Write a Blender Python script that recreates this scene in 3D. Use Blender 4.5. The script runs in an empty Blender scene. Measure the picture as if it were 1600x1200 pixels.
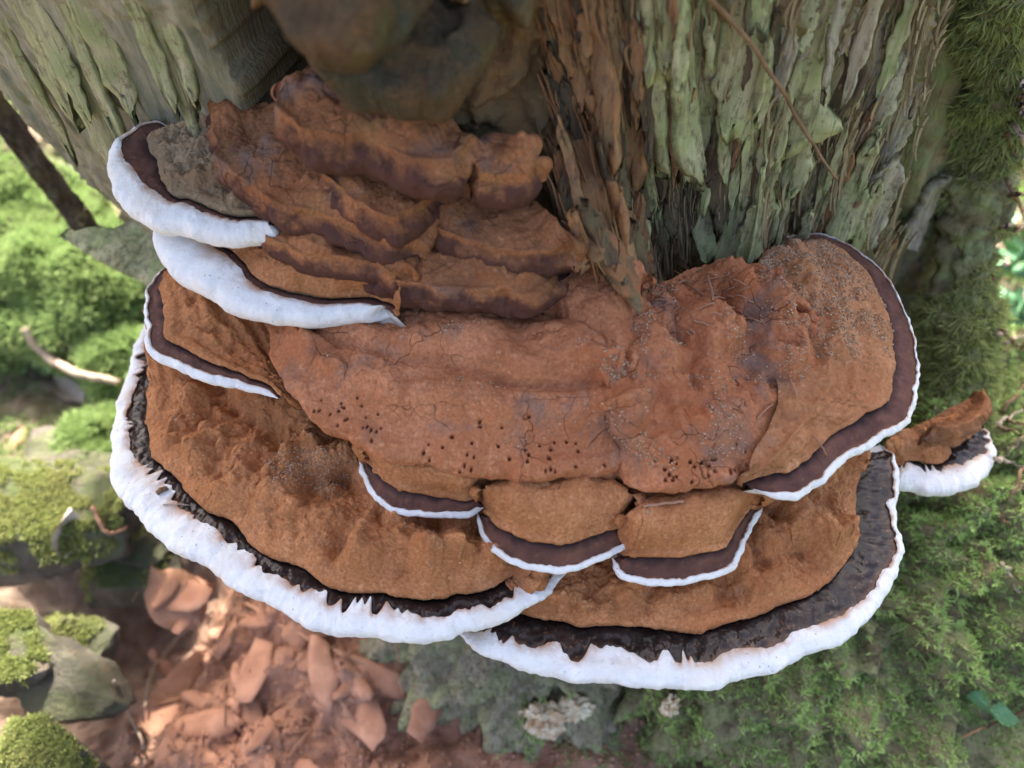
import bpy, math, random
import numpy as np
from mathutils import Vector, Matrix
R = math.radians
random.seed(7)
rng = np.random.default_rng(11)
sc = bpy.context.scene
COL = sc.collection

# ------------------------------------------------------------------ camera, sky, sun, exposure
PITCH = R(50.0)
CAM = np.array([0.0, -0.354, 0.421])
FPX = 26.0 / 36.0 * 1600.0
cd = bpy.data.cameras.new('camera')
cd.sensor_fit = 'HORIZONTAL'; cd.sensor_width = 36.0; cd.lens = 26.0
cd.clip_start = 0.01; cd.clip_end = 500.0
cd.dof.use_dof = True; cd.dof.focus_distance = 0.56; cd.dof.aperture_fstop = 3.4
cam = bpy.data.objects.new('camera', cd); COL.objects.link(cam)
cam.location = CAM; cam.rotation_euler = (math.pi / 2 - PITCH, 0, 0)
sc.camera = cam

SUN_AZ = R(-14.0)     # measured from +Y (behind the trunk) towards +X
SUN_EL = R(50.0)
sdir = Vector((math.sin(SUN_AZ) * math.cos(SUN_EL), math.cos(SUN_AZ) * math.cos(SUN_EL), math.sin(SUN_EL)))
w = bpy.data.worlds.new('World'); sc.world = w; w.use_nodes = True
nt = w.node_tree; nt.nodes.clear()
sky = nt.nodes.new('ShaderNodeTexSky'); sky.sky_type = 'NISHITA'; sky.sun_disc = False
sky.sun_elevation = SUN_EL; sky.sun_rotation = SUN_AZ
sky.air_density = 0.8; sky.dust_density = 8.0; sky.ozone_density = 0.3
bg = nt.nodes.new('ShaderNodeBackground'); bg.inputs['Strength'].default_value = 0.15
wo = nt.nodes.new('ShaderNodeOutputWorld')
nt.links.new(sky.outputs[0], bg.inputs[0]); nt.links.new(bg.outputs[0], wo.inputs[0])
sl = bpy.data.lights.new('sun', 'SUN'); sl.energy = 3.6; sl.angle = R(2.0); sl.color = (1.0, 0.95, 0.86)
so = bpy.data.objects.new('sun', sl); COL.objects.link(so)
so.rotation_euler = sdir.to_track_quat('Z', 'Y').to_euler(); so.location = (0, 3, 4)
vs = sc.view_settings
vs.view_transform = 'Standard'; vs.look = 'None'; vs.exposure = 2.2; vs.gamma = 1.0; vs.use_curve_mapping = False

# ------------------------------------------------------------------ tracing helpers
FWD = np.array([0, math.cos(PITCH), -math.sin(PITCH)])
UPV = np.array([0, math.sin(PITCH), math.cos(PITCH)])
def ray(p):
    return FWD + (p[0] - 800) / FPX * np.array([1.0, 0, 0]) + (600 - p[1]) / FPX * UPV
def at(p, z):                      # where the line of sight meets height z
    d = ray(p); return CAM + d * ((z - CAM[2]) / d[2])
def aty(p, y):
    d = ray(p); return CAM + d * ((y - CAM[1]) / d[1])
def project(P):
    v = P - CAM
    dz = v @ FWD
    dz = np.where(dz < 1e-3, 1e-3, dz)
    return 800 + v[..., 0] / dz * FPX, 600 - (v @ UPV) / dz * FPX

# ------------------------------------------------------------------ noise
G16 = np.array([[1,1,0],[-1,1,0],[1,-1,0],[-1,-1,0],[1,0,1],[-1,0,1],[1,0,-1],[-1,0,-1],
                [0,1,1],[0,-1,1],[0,1,-1],[0,-1,-1],[1,1,0],[-1,1,0],[0,-1,1],[0,-1,-1]], float)
def pn(P, seed=0):
    P = np.asarray(P, float)
    F = np.floor(P); f = P - F; I = F.astype(np.int64)
    u = f * f * f * (f * (f * 6 - 15) + 10)
    out = 0.0
    for a in (0, 1):
        for b in (0, 1):
            for c in (0, 1):
                h = ((I[..., 0] + a) * 73856093) ^ ((I[..., 1] + b) * 19349663) ^ ((I[..., 2] + c) * 83492791) ^ (seed * 362437)
                h &= 0x7fffffff; h ^= h >> 13; h = (h * 1274126177) & 0x7fffffff; h ^= h >> 16
                g = G16[h & 15]
                d = g[..., 0] * (f[..., 0] - a) + g[..., 1] * (f[..., 1] - b) + g[..., 2] * (f[..., 2] - c)
                wt = (u[..., 0] if a else 1 - u[..., 0]) * (u[..., 1] if b else 1 - u[..., 1]) * (u[..., 2] if c else 1 - u[..., 2])
                out = out + d * wt
    return out
def fbm(P, octv=4, seed=0, gain=0.5):
    P = np.asarray(P, float); o = 0; a = 1.0
    for i in range(octv):
        o = o + a * pn(P * (2.03 ** i), seed + i * 17); a *= gain
    return o
def billow(P, octv=3, seed=0, gain=0.5):
    P = np.asarray(P, float); o = 0; a = 1.0
    for i in range(octv):
        o = o + a * (np.abs(pn(P * (2.03 ** i), seed + i * 17)) * 2.2 - 0.5); a *= gain
    return o
def sstep(a, b, x):
    t = np.clip((x - a) / (b - a), 0, 1); return t * t * (3 - 2 * t)

# ------------------------------------------------------------------ mesh helpers
def link(o, parent=None):
    COL.objects.link(o)
    if parent is not None: o.parent = parent
    return o
def mesh_np(name, V, F, smooth=True, attrs=None):
    V = np.ascontiguousarray(V, dtype=np.float32); F = np.asarray(F, dtype=np.int32)
    k = F.shape[1]
    me = bpy.data.meshes.new(name)
    me.vertices.add(len(V)); me.vertices.foreach_set('co', V.ravel())
    me.loops.add(F.size); me.loops.foreach_set('vertex_index', F.ravel())
    me.polygons.add(len(F)); me.polygons.foreach_set('loop_start', np.arange(0, F.size, k, dtype=np.int32))
    me.polygons.foreach_set('loop_total', np.full(len(F), k, dtype=np.int32))
    me.polygons.foreach_set('use_smooth', np.full(len(F), smooth, dtype=bool))
    for n, v in (attrs or {}).items():
        at_ = me.attributes.new(n, 'FLOAT', 'POINT'); at_.data.foreach_set('value', np.asarray(v, np.float32).ravel())
    me.update(calc_edges=True)
    return me
def obj(name, me, mat, parent=None):
    o = bpy.data.objects.new(name, me)
    if mat is not None: me.materials.append(mat)
    return link(o, parent)
def gridfaces(n, m, closed=False):
    i = np.arange(n - 1)[:, None]; j = np.arange(m if closed else m - 1)[None, :]
    j2 = (j + 1) % m
    return np.stack([i * m + j, i * m + j2, (i + 1) * m + j2, (i + 1) * m + j], -1).reshape(-1, 4)
def grid_obj(name, G, mat, parent=None, org=None, closed=False, attrs=None, flip=False):
    n, m = G.shape[:2]
    F = gridfaces(n, m, closed)
    if flip: F = F[:, ::-1]
    V = G.reshape(-1, 3) - (0 if org is None else np.asarray(org))
    return obj(name, mesh_np(name, V, F, True, attrs), mat, parent)
def thing(name, label, cat, loc, group=None):
    o = bpy.data.objects.new(name, None); o.empty_display_size = 0.02; link(o)
    o.location = loc; o['label'] = label; o['category'] = cat
    if group: o['group'] = group
    return o
def tag(o, label, cat, group=None):
    o['label'] = label; o['category'] = cat
    if group: o['group'] = group
    return o
def catmull(P, n):
    P = np.asarray(P, float)
    Q = np.vstack([2 * P[0] - P[1], P, 2 * P[-1] - P[-2]])
    out = []
    for i in range(1, len(Q) - 2):
        t = np.linspace(0, 1, 24, endpoint=False)[:, None]
        a, b, c, d = Q[i - 1], Q[i], Q[i + 1], Q[i + 2]
        out.append(0.5 * ((2 * b) + (c - a) * t + (2 * a - 5 * b + 4 * c - d) * t ** 2 + (3 * b - a - 3 * c + d) * t ** 3))
    out.append(P[-1:]); C = np.vstack(out)
    L = np.concatenate([[0], np.cumsum(np.linalg.norm(np.diff(C, axis=0), axis=1))])
    s = np.linspace(0, L[-1], n)
    return np.stack([np.interp(s, L, C[:, k]) for k in range(C.shape[1])], 1)
def grid_normals(G):
    a = np.gradient(G, axis=0); b = np.gradient(G, axis=1)
    n = np.cross(b, a); l = np.linalg.norm(n, axis=-1, keepdims=True)
    return n / np.maximum(l, 1e-12)
def tube(path, rad, seg=8):
    path = np.asarray(path, float); n = len(path); rad = np.broadcast_to(rad, (n,))
    t = np.gradient(path, axis=0); t /= np.linalg.norm(t, axis=1, keepdims=True)
    ref = np.array([0, 0, 1.0]) if abs(t[0, 2]) < 0.8 else np.array([1.0, 0, 0])
    u = np.cross(t, ref); u /= np.linalg.norm(u, axis=1, keepdims=True); v = np.cross(t, u)
    a = np.linspace(0, 2 * np.pi, seg, endpoint=False)
    G = path[:, None] + rad[:, None, None] * (np.cos(a)[None, :, None] * u[:, None] + np.sin(a)[None, :, None] * v[:, None])
    V = G.reshape(-1, 3); F = gridfaces(n, seg, True)
    c0 = len(V); V = np.vstack([V, path[0], path[-1]])
    k = np.arange(seg); k2 = (k + 1) % seg
    F = np.vstack([F, np.stack([k2, k, np.full(seg, c0), np.full(seg, c0)], 1)[:, [0, 1, 2, 2]],
                   np.stack([(n - 1) * seg + k, (n - 1) * seg + k2, np.full(seg, c0 + 1), np.full(seg, c0 + 1)], 1)[:, [0, 1, 2, 2]]])
    return V, F
def tri_quads(V, F):   # turn [a b c c] quads to proper mixed faces
    me = bpy.data.meshes.new('m')
    me.from_pydata([tuple(map(float, v)) for v in V], [], [tuple(int(i) for i in (f[:3] if f[2] == f[3] else f)) for f in F])
    me.polygons.foreach_set('use_smooth', np.ones(len(me.polygons), dtype=bool)); me.update()
    return me

# ------------------------------------------------------------------ materials
class NT:
    def __init__(s, name):
        s.m = bpy.data.materials.new(name); s.m.use_nodes = True
        s.t = s.m.node_tree; s.b = s.t.nodes['Principled BSDF']; s.geo = s.t.nodes.new('ShaderNodeNewGeometry')
        s.pos = s.geo.outputs['Position']
    def n(s, typ, **k):
        x = s.t.nodes.new(typ)
        for a, v in k.items(): setattr(x, a, v)
        return x
    def l(s, a, b): s.t.links.new(a, b)
    def val(s, x, inp):
        if isinstance(x, (int, float)): inp.default_value = x
        elif isinstance(x, tuple): inp.default_value = x if len(x) == 4 else x + (1.0,)
        else: s.l(x, inp)
    def noise(s, scale, detail=4, rough=0.55, vec=None, dist=0.0):
        x = s.n('ShaderNodeTexNoise'); x.inputs['Scale'].default_value = scale; x.inputs['Detail'].default_value = detail
        x.inputs['Roughness'].default_value = rough; x.inputs['Distortion'].default_value = dist
        s.l(vec if vec is not None else s.pos, x.inputs['Vector']); return x.outputs['Fac']
    def scalev(s, v):
        x = s.n('ShaderNodeVectorMath', operation='MULTIPLY'); x.inputs[1].default_value = v; s.l(s.pos, x.inputs[0]); return x.outputs[0]
    def vor(s, scale, feature='DISTANCE_TO_EDGE', vec=None, out='Distance'):
        x = s.n('ShaderNodeTexVoronoi', feature=feature); x.inputs['Scale'].default_value = scale
        s.l(vec if vec is not None else s.pos, x.inputs['Vector']); return x.outputs[out]
    def map(s, x, a, b, c=0.0, d=1.0):
        r = s.n('ShaderNodeMapRange'); s.l(x, r.inputs[0])
        for i, v in enumerate((a, b, c, d)): r.inputs[i + 1].default_value = v
        return r.outputs[0]
    def mix(s, f, a, b, mode='MIX'):
        x = s.n('ShaderNodeMix', data_type='RGBA', blend_type=mode)
        s.val(f, x.inputs[0]); s.val(a, x.inputs[6]); s.val(b, x.inputs[7]); return x.outputs[2]
    def math(s, op, a, b=0.0):
        x = s.n('ShaderNodeMath', operation=op); s.val(a, x.inputs[0]); s.val(b, x.inputs[1]); return x.outputs[0]
    def attr(s, name):
        x = s.n('ShaderNodeAttribute'); x.attribute_name = name; return x.outputs['Fac']
    def bump(s, h, strength, dist, prev=None):
        x = s.n('ShaderNodeBump'); x.inputs['Strength'].default_value = strength; x.inputs['Distance'].default_value = dist
        s.l(h, x.inputs['Height'])
        if prev is not None: s.l(prev, x.inputs['Normal'])
        return x.outputs[0]
    def warp(s, amt, scale):
        x = s.n('ShaderNodeTexNoise'); x.inputs['Scale'].default_value = scale; s.l(s.pos, x.inputs['Vector'])
        m = s.n('ShaderNodeVectorMath', operation='MULTIPLY_ADD'); s.l(x.outputs['Color'], m.inputs[0]); m.inputs[1].default_value = (amt,) * 3; s.l(s.pos, m.inputs[2])
        return m.outputs[0]
    def done(s, col, rough=0.9, nrm=None, spec=0.3, coat=None):
        s.val(col, s.b.inputs['Base Color']); s.val(rough, s.b.inputs['Roughness']); s.b.inputs['Specular IOR Level'].default_value = spec
        if nrm is not None: s.l(nrm, s.b.inputs['Normal'])
        return s.m

PURPLE = (0.085, 0.038, 0.032)
def cap_mat(name, c1, c2, c3, grey=0.0, crack=0.0, green=0.0, greycol=(0.15, 0.125, 0.115), rough=0.95):
    m = NT(name)
    a = m.map(m.noise(26, 6, 0.65), 0.38, 0.64); b = m.map(m.noise(9, 5), 0.42, 0.62)
    col = m.mix(a, c1, c2); col = m.mix(b, col, c3)
    fine = m.noise(420, 4, 0.7)
    col = m.mix(m.map(fine, 0.38, 0.68, 0.0, 0.75), col, (c1[0] * 0.6, c1[1] * 0.56, c1[2] * 0.55))
    col = m.mix(m.map(m.noise(190, 5, 0.7), 0.56, 0.70, 0.0, 0.6), col, (min(.6, c2[0] * 1.15), c2[1] * 1.2, c2[2] * 1.3))
    rd = m.math('MULTIPLY', m.map(m.noise(13, 5, 0.6, dist=0.4), 0.50, 0.66), 0.55); col = m.mix(rd, col, (c1[0] * 0.86, c1[1] * 0.68, c1[2] * 0.6))
    if grey > 0:
        g = m.math('MULTIPLY', m.map(m.noise(19, 5, 0.65, dist=0.6), 0.60 - 0.06 * grey, 0.68), min(1.0, 0.75 * grey))
        col = m.mix(g, col, greycol)
    if green > 0:
        g = m.math('MULTIPLY', m.map(m.noise(26, 5, 0.6, vec=m.scalev((1, 1.2, 0.9))), 0.58, 0.75), green)
        col = m.mix(g, col, (0.10, 0.12, 0.04))
    nr = m.bump(m.noise(130, 6, 0.66), 0.5, 0.004)
    nr = m.bump(fine, 0.6, 0.0014, nr)
    pit = m.map(m.vor(120, 'F1', m.warp(0.012, 60)), 0.05, 0.34); nr = m.bump(m.math('MAXIMUM', pit, m.map(m.noise(30, 2), 0.56, 0.46)), 0.5, 0.0016, nr)
    if crack > 0:
        e = m.vor(38, vec=m.warp(0.05, 26)); line = m.map(e, 0.0, 0.016, 1.0, 0.0)
        line = m.math('MULTIPLY', line, m.map(m.noise(21, 4), 0.50, 0.57, 0.0, min(1.0, crack * 1.3)))
        col = m.mix(line, col, (0.05, 0.018, 0.010))
        inv = m.math('SUBTRACT', 1.0, line); nr = m.bump(inv, 0.7, 0.0016, nr)
    bare = m.attr('bare'); bm_ = m.map(m.math('ADD', bare, m.math('MULTIPLY', m.math('SUBTRACT', m.noise(45, 5, 0.6), 0.5), 1.9)), 0.36, 0.72)
    col = m.mix(m.math('MULTIPLY', bm_, 0.92), col, m.mix(m.noise(70, 3), PURPLE, (0.06, 0.03, 0.026)))
    sp = m.vor(260, 'F1'); spk = m.math('MULTIPLY', m.map(sp, 0.05, 0.09, 1, 0), m.map(m.noise(60, 2), 0.6, 0.66))
    col = m.mix(spk, col, (0.48, 0.36, 0.26))
    return m.done(col, rough, nr, 0.12)

M = {}
M['cap'] = cap_mat('spore_dusted_cap', (0.354, 0.146, 0.058), (0.600, 0.278, 0.130), (0.444, 0.198, 0.086), 0.25, 0.15)
M['cap_red'] = cap_mat('red_brown_cap', (0.372, 0.144, 0.065), (0.600, 0.270, 0.144), (0.444, 0.186, 0.094), 0.9, 0.55, 0.10)
M['cap_right'] = cap_mat('granular_cap', (0.372, 0.174, 0.080), (0.588, 0.300, 0.158), (0.384, 0.194, 0.100), 0.5, 0.1)
M['cap_old'] = cap_mat('old_damp_cap', (0.263, 0.112, 0.050), (0.438, 0.188, 0.083), (0.206, 0.100, 0.053), 0.9, 0.5, 0.4, (0.13, 0.115, 0.115), 0.8)
M['cap_dark'] = cap_mat('old_olive_cap', (0.075, 0.058, 0.034), (0.17, 0.088, 0.042), (0.06, 0.062, 0.042), 0.6, 0.3, 0.5, (0.07, 0.065, 0.055), 0.75)
M['cap_grey'] = cap_mat('grey_lumpy_cap', (0.264, 0.198, 0.120), (0.360, 0.282, 0.186), (0.204, 0.138, 0.082), 0.5, 0.3, 0.4, (0.17, 0.15, 0.11))

def white_mat():
    m = NT('white_margin')
    col = m.mix(m.map(m.noise(60, 4), 0.4, 0.7), (0.72, 0.73, 0.73), (0.62, 0.64, 0.65))
    e = m.attr('edge'); tip = m.math('MULTIPLY', m.map(e, 0.72, 1.0), m.map(m.noise(60, 3), 0.38, 0.58))
    col = m.mix(tip, col, (0.42, 0.22, 0.11))
    col = m.mix(m.math('MULTIPLY', m.map(m.noise(24, 5, 0.65), 0.52, 0.70), 0.55), col, (0.66, 0.60, 0.50))
    col = m.mix(m.math('MULTIPLY', m.map(m.noise(160, 5, 0.7), 0.58, 0.70), 0.35), col, (0.40, 0.34, 0.29))
    s = m.vor(190, 'F1'); sp = m.math('MULTIPLY', m.map(s, 0.07, 0.13, 1, 0), m.map(m.noise(34, 2), 0.55, 0.60))
    col = m.mix(m.math('MULTIPLY', sp, 0.75), col, (0.16, 0.12, 0.10))
    nr = m.bump(m.noise(110, 5, 0.6), 0.6, 0.004); nr = m.bump(m.noise(900, 2), 0.2, 0.0006, nr)
    m.b.inputs['Subsurface Weight'].default_value = 0.15; m.b.inputs['Subsurface Radius'].default_value = (0.004, 0.003, 0.002)
    m.b.inputs['Subsurface Scale'].default_value = 1.0
    return m.done(col, 0.75, nr, 0.25)
M['white'] = white_mat()
def band_mat(name, c1, c2, rough, coat, wet=True):
    m = NT(name)
    col = m.mix(m.map(m.noise(55, 5, 0.6), 0.35, 0.68), c1, c2)
    col = m.mix(m.math('MULTIPLY', m.map(m.noise(300, 3), 0.6, 0.7), 0.6), col, (0.20, 0.09, 0.045))
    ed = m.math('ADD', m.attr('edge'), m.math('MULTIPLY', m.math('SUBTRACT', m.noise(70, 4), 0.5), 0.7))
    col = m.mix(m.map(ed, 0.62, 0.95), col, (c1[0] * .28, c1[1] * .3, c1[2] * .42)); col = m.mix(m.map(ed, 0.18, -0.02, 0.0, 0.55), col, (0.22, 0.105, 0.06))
    nr = m.bump(m.noise(60, 4, 0.55), 0.35, 0.004)
    if wet:
        rr = m.map(m.noise(48, 3), 0.42, 0.66, rough, 0.22)
    else: rr = rough
    m.b.inputs['Coat Weight'].default_value = coat; m.b.inputs['Coat Roughness'].default_value = 0.15
    return m.done(col, rr, nr, 0.22)
M['wet'] = band_mat('wet_black_band', (0.008, 0.005, 0.006), (0.026, 0.013, 0.012), 0.40, 0.12)
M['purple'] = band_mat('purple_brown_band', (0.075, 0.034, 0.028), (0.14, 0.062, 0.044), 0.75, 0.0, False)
M['under_dark'] = band_mat('dark_underside', (0.060, 0.028, 0.022), (0.10, 0.045, 0.034), 0.85, 0.0, False)

def pore_mat():
    m = NT('pore_surface')
    return m.done(m.mix(m.noise(80), (0.62, 0.58, 0.52), (0.5, 0.44, 0.38)), 0.9, m.bump(m.vor(900, 'F1'), 0.3, 0.001))
M['pore'] = pore_mat()

# ================================================================== THE TRUNK
# cross sections: height, centre x, half width left, half width right, front y, depth
SEC = np.array([
    # z,    cx,    aL,   aR,   y0,   b
    [-0.62, 0.14, 0.54, 0.72, -0.10, 0.66],
    [-0.50, 0.12, 0.52, 0.68, -0.06, 0.60],
    [-0.42, 0.11, 0.50, 0.64, -0.03, 0.54],
    [-0.32, 0.09, 0.512, 0.60, 0.02, 0.48],
    [-0.20, 0.06, 0.522, 0.565, 0.075, 0.40],
    [-0.10, 0.03, 0.537, 0.55, 0.105, 0.36],
    [0.00, 0.01, 0.552, 0.53, 0.102, 0.34],
    [0.10, -0.01, 0.552, 0.51, 0.100, 0.33],
    [0.20, -0.03, 0.552, 0.49, 0.092, 0.33],
    [0.32, -0.06, 0.552, 0.48, 0.060, 0.33],
    [0.60, -0.12, 0.50, 0.46, 0.00, 0.33],
    [1.20, -0.22, 0.46, 0.42, -0.07, 0.32],
    [2.60, -0.40, 0.40, 0.38, -0.14, 0.30]])
def trunk_base(phi, z, pw=1.6):
    c = [np.interp(z, SEC[:, 0], SEC[:, k]) for k in range(1, 6)]
    cx, aL, aR, y0, b = c
    s, co = np.sin(phi), np.cos(phi)
    a = np.where(s < 0, aL, aR)
    q = 2.0 / pw
    fx = np.sign(s) * np.abs(s) ** q; fy = np.sign(co) * np.abs(co) ** q
    # superellipse, less full at the front; full at the back
    p = np.stack([cx + a * fx, y0 + b - b * fy, z], -1)
    return p
def linedist(px, py, pts):
    d = np.full(px.shape, 1e9)
    for (x0, y0), (x1, y1) in zip(pts[:-1], pts[1:]):
        dx, dy = x1 - x0, y1 - y0
        t = np.clip(((px - x0) * dx + (py - y0) * dy) / (dx * dx + dy * dy), 0, 1)
        d = np.minimum(d, np.hypot(px - x0 - t * dx, py - y0 - t * dy))
    return d
def build_trunk():
    pf = np.linspace(R(-112), R(112), 640); pb = np.linspace(R(114), R(246), 30)
    phi = np.concatenate([pf, pb])
    zz = np.concatenate([np.linspace(-0.62, -0.08, 120), np.linspace(-0.079, 0.36, 330), np.linspace(0.365, 0.6, 14)[1:], np.linspace(0.7, 2.6, 14)])
    PH, Z = np.meshgrid(phi, zz)
    P = trunk_base(PH, Z)
    Pw = np.concatenate([P, P[:, :1]], 1)
    N = grid_normals(np.concatenate([P[:, -1:], P, P[:, :1]], 1))[:, 1:-1]
    cen = np.stack([np.interp(Z, SEC[:, 0], SEC[:, 1]), np.interp(Z, SEC[:, 0], SEC[:, 4] + SEC[:, 5]), Z], -1)
    sgn = np.sign(np.sum(N * (P - cen), -1, keepdims=True)); N = N * np.where(sgn == 0, 1, sgn)
    px, py = project(P)
    front = np.cos(PH) > -0.4
    # grain coordinates: along the leaning fibres
    gx = P[..., 0] + 0.33 * Z * sstep(-0.5, 0.0, P[..., 0]); gy = P[..., 1]
    def grain(fx, fz, seed, octv=3, bil=False):
        q = np.stack([gx * fx, gy * fx, Z * fz], -1)
        return billow(q, octv, seed) if bil else fbm(q, octv, seed)
    wl = 1 - sstep(360, 470, px + 0.0 * py + (200 - py) * 0.55)          # left bare wood
    wr = sstep(850, 980, px - (py - 200) * 0.25)                          # right bark
    wm = np.clip(1 - wl - wr, 0, 1)
    wf = sstep(1410, 1460, px + py * 0.06)                                # far right mossy strip
    up = sstep(-0.16, -0.05, Z)
    d = np.zeros_like(Z)
    d += wl * (0.006 * grain(20, 0.9, 3) + 0.0045 * grain(95, 2.2, 5, 3, True) + 0.0022 * grain(330, 6, 8, 2))
    bark = 0.024 * grain(38, 3.0, 21, 3, True) + 0.013 * grain(95, 6, 25, 3, True) + 0.004 * fbm(P * 160, 3, 31) + 0.010 * grain(12, 2.0, 28)
    d += wr * (1 - wf * 0.65) * bark
    lump = 0.022 * fbm(P * 13, 2, 41) + 0.014 * billow(P * 24, 3, 44) + 0.004 * fbm(P * 90, 3, 47)
    d += wm * lump
    d = d * up + (1 - up) * (0.030 * fbm(P * 9, 4, 51) + 0.016 * billow(P * 26, 3, 53) + 0.006 * billow(P * 80, 2, 55))
    # the dark hollow between the bare wood and the burl, running along the grain
    hol = linedist(px, py, [(330, -60), (385, 40), (440, 140), (470, 200)])
    d -= 0.19 * (1 - sstep(22, 64, hol + 14 * fbm(P * 40, 3, 79))) * up
    # burl body behind the upper caps
    for (bx, by, br, bh) in ((690, 190, 110, 0.010), (800, 250, 70, 0.012), (590, 60, 100, 0.005), (760, 60, 60, -0.014), (860, 110, 40, -0.012)):
        d += bh * np.exp(-((px - bx) ** 2 + (py - by) ** 2) / (br * br)) * up
    # rotten ridge running down between the caps
    rid = linedist(px, py, [(890, 270), (940, 360), (990, 490)])
    d += (0.062 * np.exp(-(rid / 50) ** 2) + 0.03 * np.exp(-(rid / 22) ** 2) * (0.6 + fbm(P * 60, 3, 77))) * up
    # dark crack at the right, and the gap behind the mossy strip
    c1 = linedist(px, py, [(1478, -60), (1452, 130), (1418, 260), (1404, 420), (1408, 560), (1420, 640)])
    d -= 0.075 * (1 - sstep(7, 30, c1)) * up
    c2 = linedist(px, py, [(1540, 225), (1505, 330), (1492, 460), (1480, 600), (1470, 700)])
    d -= 0.060 * (1 - sstep(8, 34, c2)) * up
    # buttress on the right under the brackets
    P2 = P + N * d[..., None]
    but = np.exp(-((P[..., 0] - 0.34) / 0.26) ** 2) * (1 - sstep(-0.5, -0.16, Z)) * front
    P2[..., 1] -= 0.05 * but
    dust = np.exp(-(linedist(px, py, [(900, -60), (930, 180), (970, 380), (1010, 520)]) / 62) ** 2) * (0.55 + 0.45 * sstep(0, 300, py))
    dust = np.clip(dust + 0.7 * np.exp(-((py - 430) / 60) ** 2) * sstep(860, 980, px) * (1 - sstep(1180, 1260, px)), 0, 1)
    algae = np.clip(wf * 0.95 + 0.6 * wr * sstep(1020, 1120, px) + 0.22 * wl, 0, 1)
    attrs = dict(wood=wl * up, burl=wm * up, dust=dust * up, algae=algae * up, mosszone=wf * up + (1 - up))
    root = thing('tree_trunk', 'broad leaning rotten trunk carrying the bracket fungi', 'tree trunk', (0.1, 0.3, -0.5))
    org = (0.1, 0.3, -0.5)
    n, m = Z.shape
    tr = grid_obj('trunk', P2, M['trunk'], root, org, True, attrs)
    # top cap of the snag, far out of view
    top = P2[-1]; V = np.vstack([top, top.mean(0)]) - org; k = np.arange(m)
    obj('broken_top', mesh_np('broken_top', V, np.stack([k, (k + 1) % m, np.full(m, m)], 1), False), M['trunk'], root)
    return root, tr, P2, px, py, N, attrs, front

def trunk_mat():
    m = NT('rotten_trunk')
    wood, burl, dust, alg, mz = (m.attr(k) for k in ('wood', 'burl', 'dust', 'algae', 'mosszone'))
    fv = m.scalev((60, 60, 5)); fv2 = m.scalev((220, 220, 12))
    g1 = m.map(m.noise(1, 5, 0.6, fv), 0.32, 0.7); g2 = m.map(m.noise(1, 4, 0.6, fv2), 0.3, 0.72)
    bark = m.mix(g1, (0.10, 0.068, 0.038), (0.31, 0.255, 0.14)); bark = m.mix(m.math('MULTIPLY', g2, 0.6), bark, (0.45, 0.38, 0.24))
    bark = m.mix(m.math('MULTIPLY', m.map(m.noise(30, 4), 0.5, 0.66), 0.8), bark, (0.16, 0.085, 0.055))
    wd = m.mix(g1, (0.13, 0.125, 0.09), (0.38, 0.35, 0.255)); wd = m.mix(m.math('MULTIPLY', g2, 0.65), wd, (0.46, 0.42, 0.31))
    wd = m.mix(m.math('MULTIPLY', m.map(m.noise(1, 4, 0.6, m.scalev((26, 26, 3))), 0.52, 0.68), 0.75), wd, (0.085, 0.12, 0.11))
    wd = m.mix(m.math('MULTIPLY', m.map(m.noise(45, 4), 0.56, 0.7), 0.6), wd, (0.17, 0.18, 0.06))
    bl = m.mix(m.map(m.noise(16, 5), 0.35, 0.66), (0.11, 0.095, 0.05), (0.22, 0.115, 0.05))
    bl = m.mix(m.math('MULTIPLY', m.map(m.noise(28, 4), 0.55, 0.7), 0.7), bl, (0.045, 0.06, 0.05))
    col = m.mix(wood, bark, wd); col = m.mix(burl, col, bl)
    ag = m.math('MULTIPLY', alg, m.map(m.noise(32, 5, 0.6), 0.36, 0.62)); col = m.mix(m.math('MULTIPLY', ag, 0.8), col, (0.18, 0.25, 0.09))
    dm = m.math('MULTIPLY', dust, m.map(m.noise(1, 5, 0.65, m.scalev((70, 70, 16))), 0.34, 0.56)); col = m.mix(dm, col, (0.36, 0.155, 0.068))
    low = m.mix(m.map(m.noise(24, 5), 0.4, 0.65), (0.10, 0.085, 0.042), (0.075, 0.085, 0.03)); low = m.mix(m.map(m.noise(60, 4), 0.55, 0.7), low, (0.19, 0.12, 0.07))
    z = m.n('ShaderNodeSeparateXYZ'); m.l(m.pos, z.inputs[0]); lz = m.map(z.outputs['Z'], -0.10, -0.2)
    col = m.mix(lz, col, low)
    nr = m.bump(m.noise(1, 5, 0.65, fv2), 0.8, 0.004); nr = m.bump(m.noise(260, 5, 0.7), 0.6, 0.002, nr)
    return m.done(col, 0.9, nr, 0.2)
M['trunk'] = trunk_mat()
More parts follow.
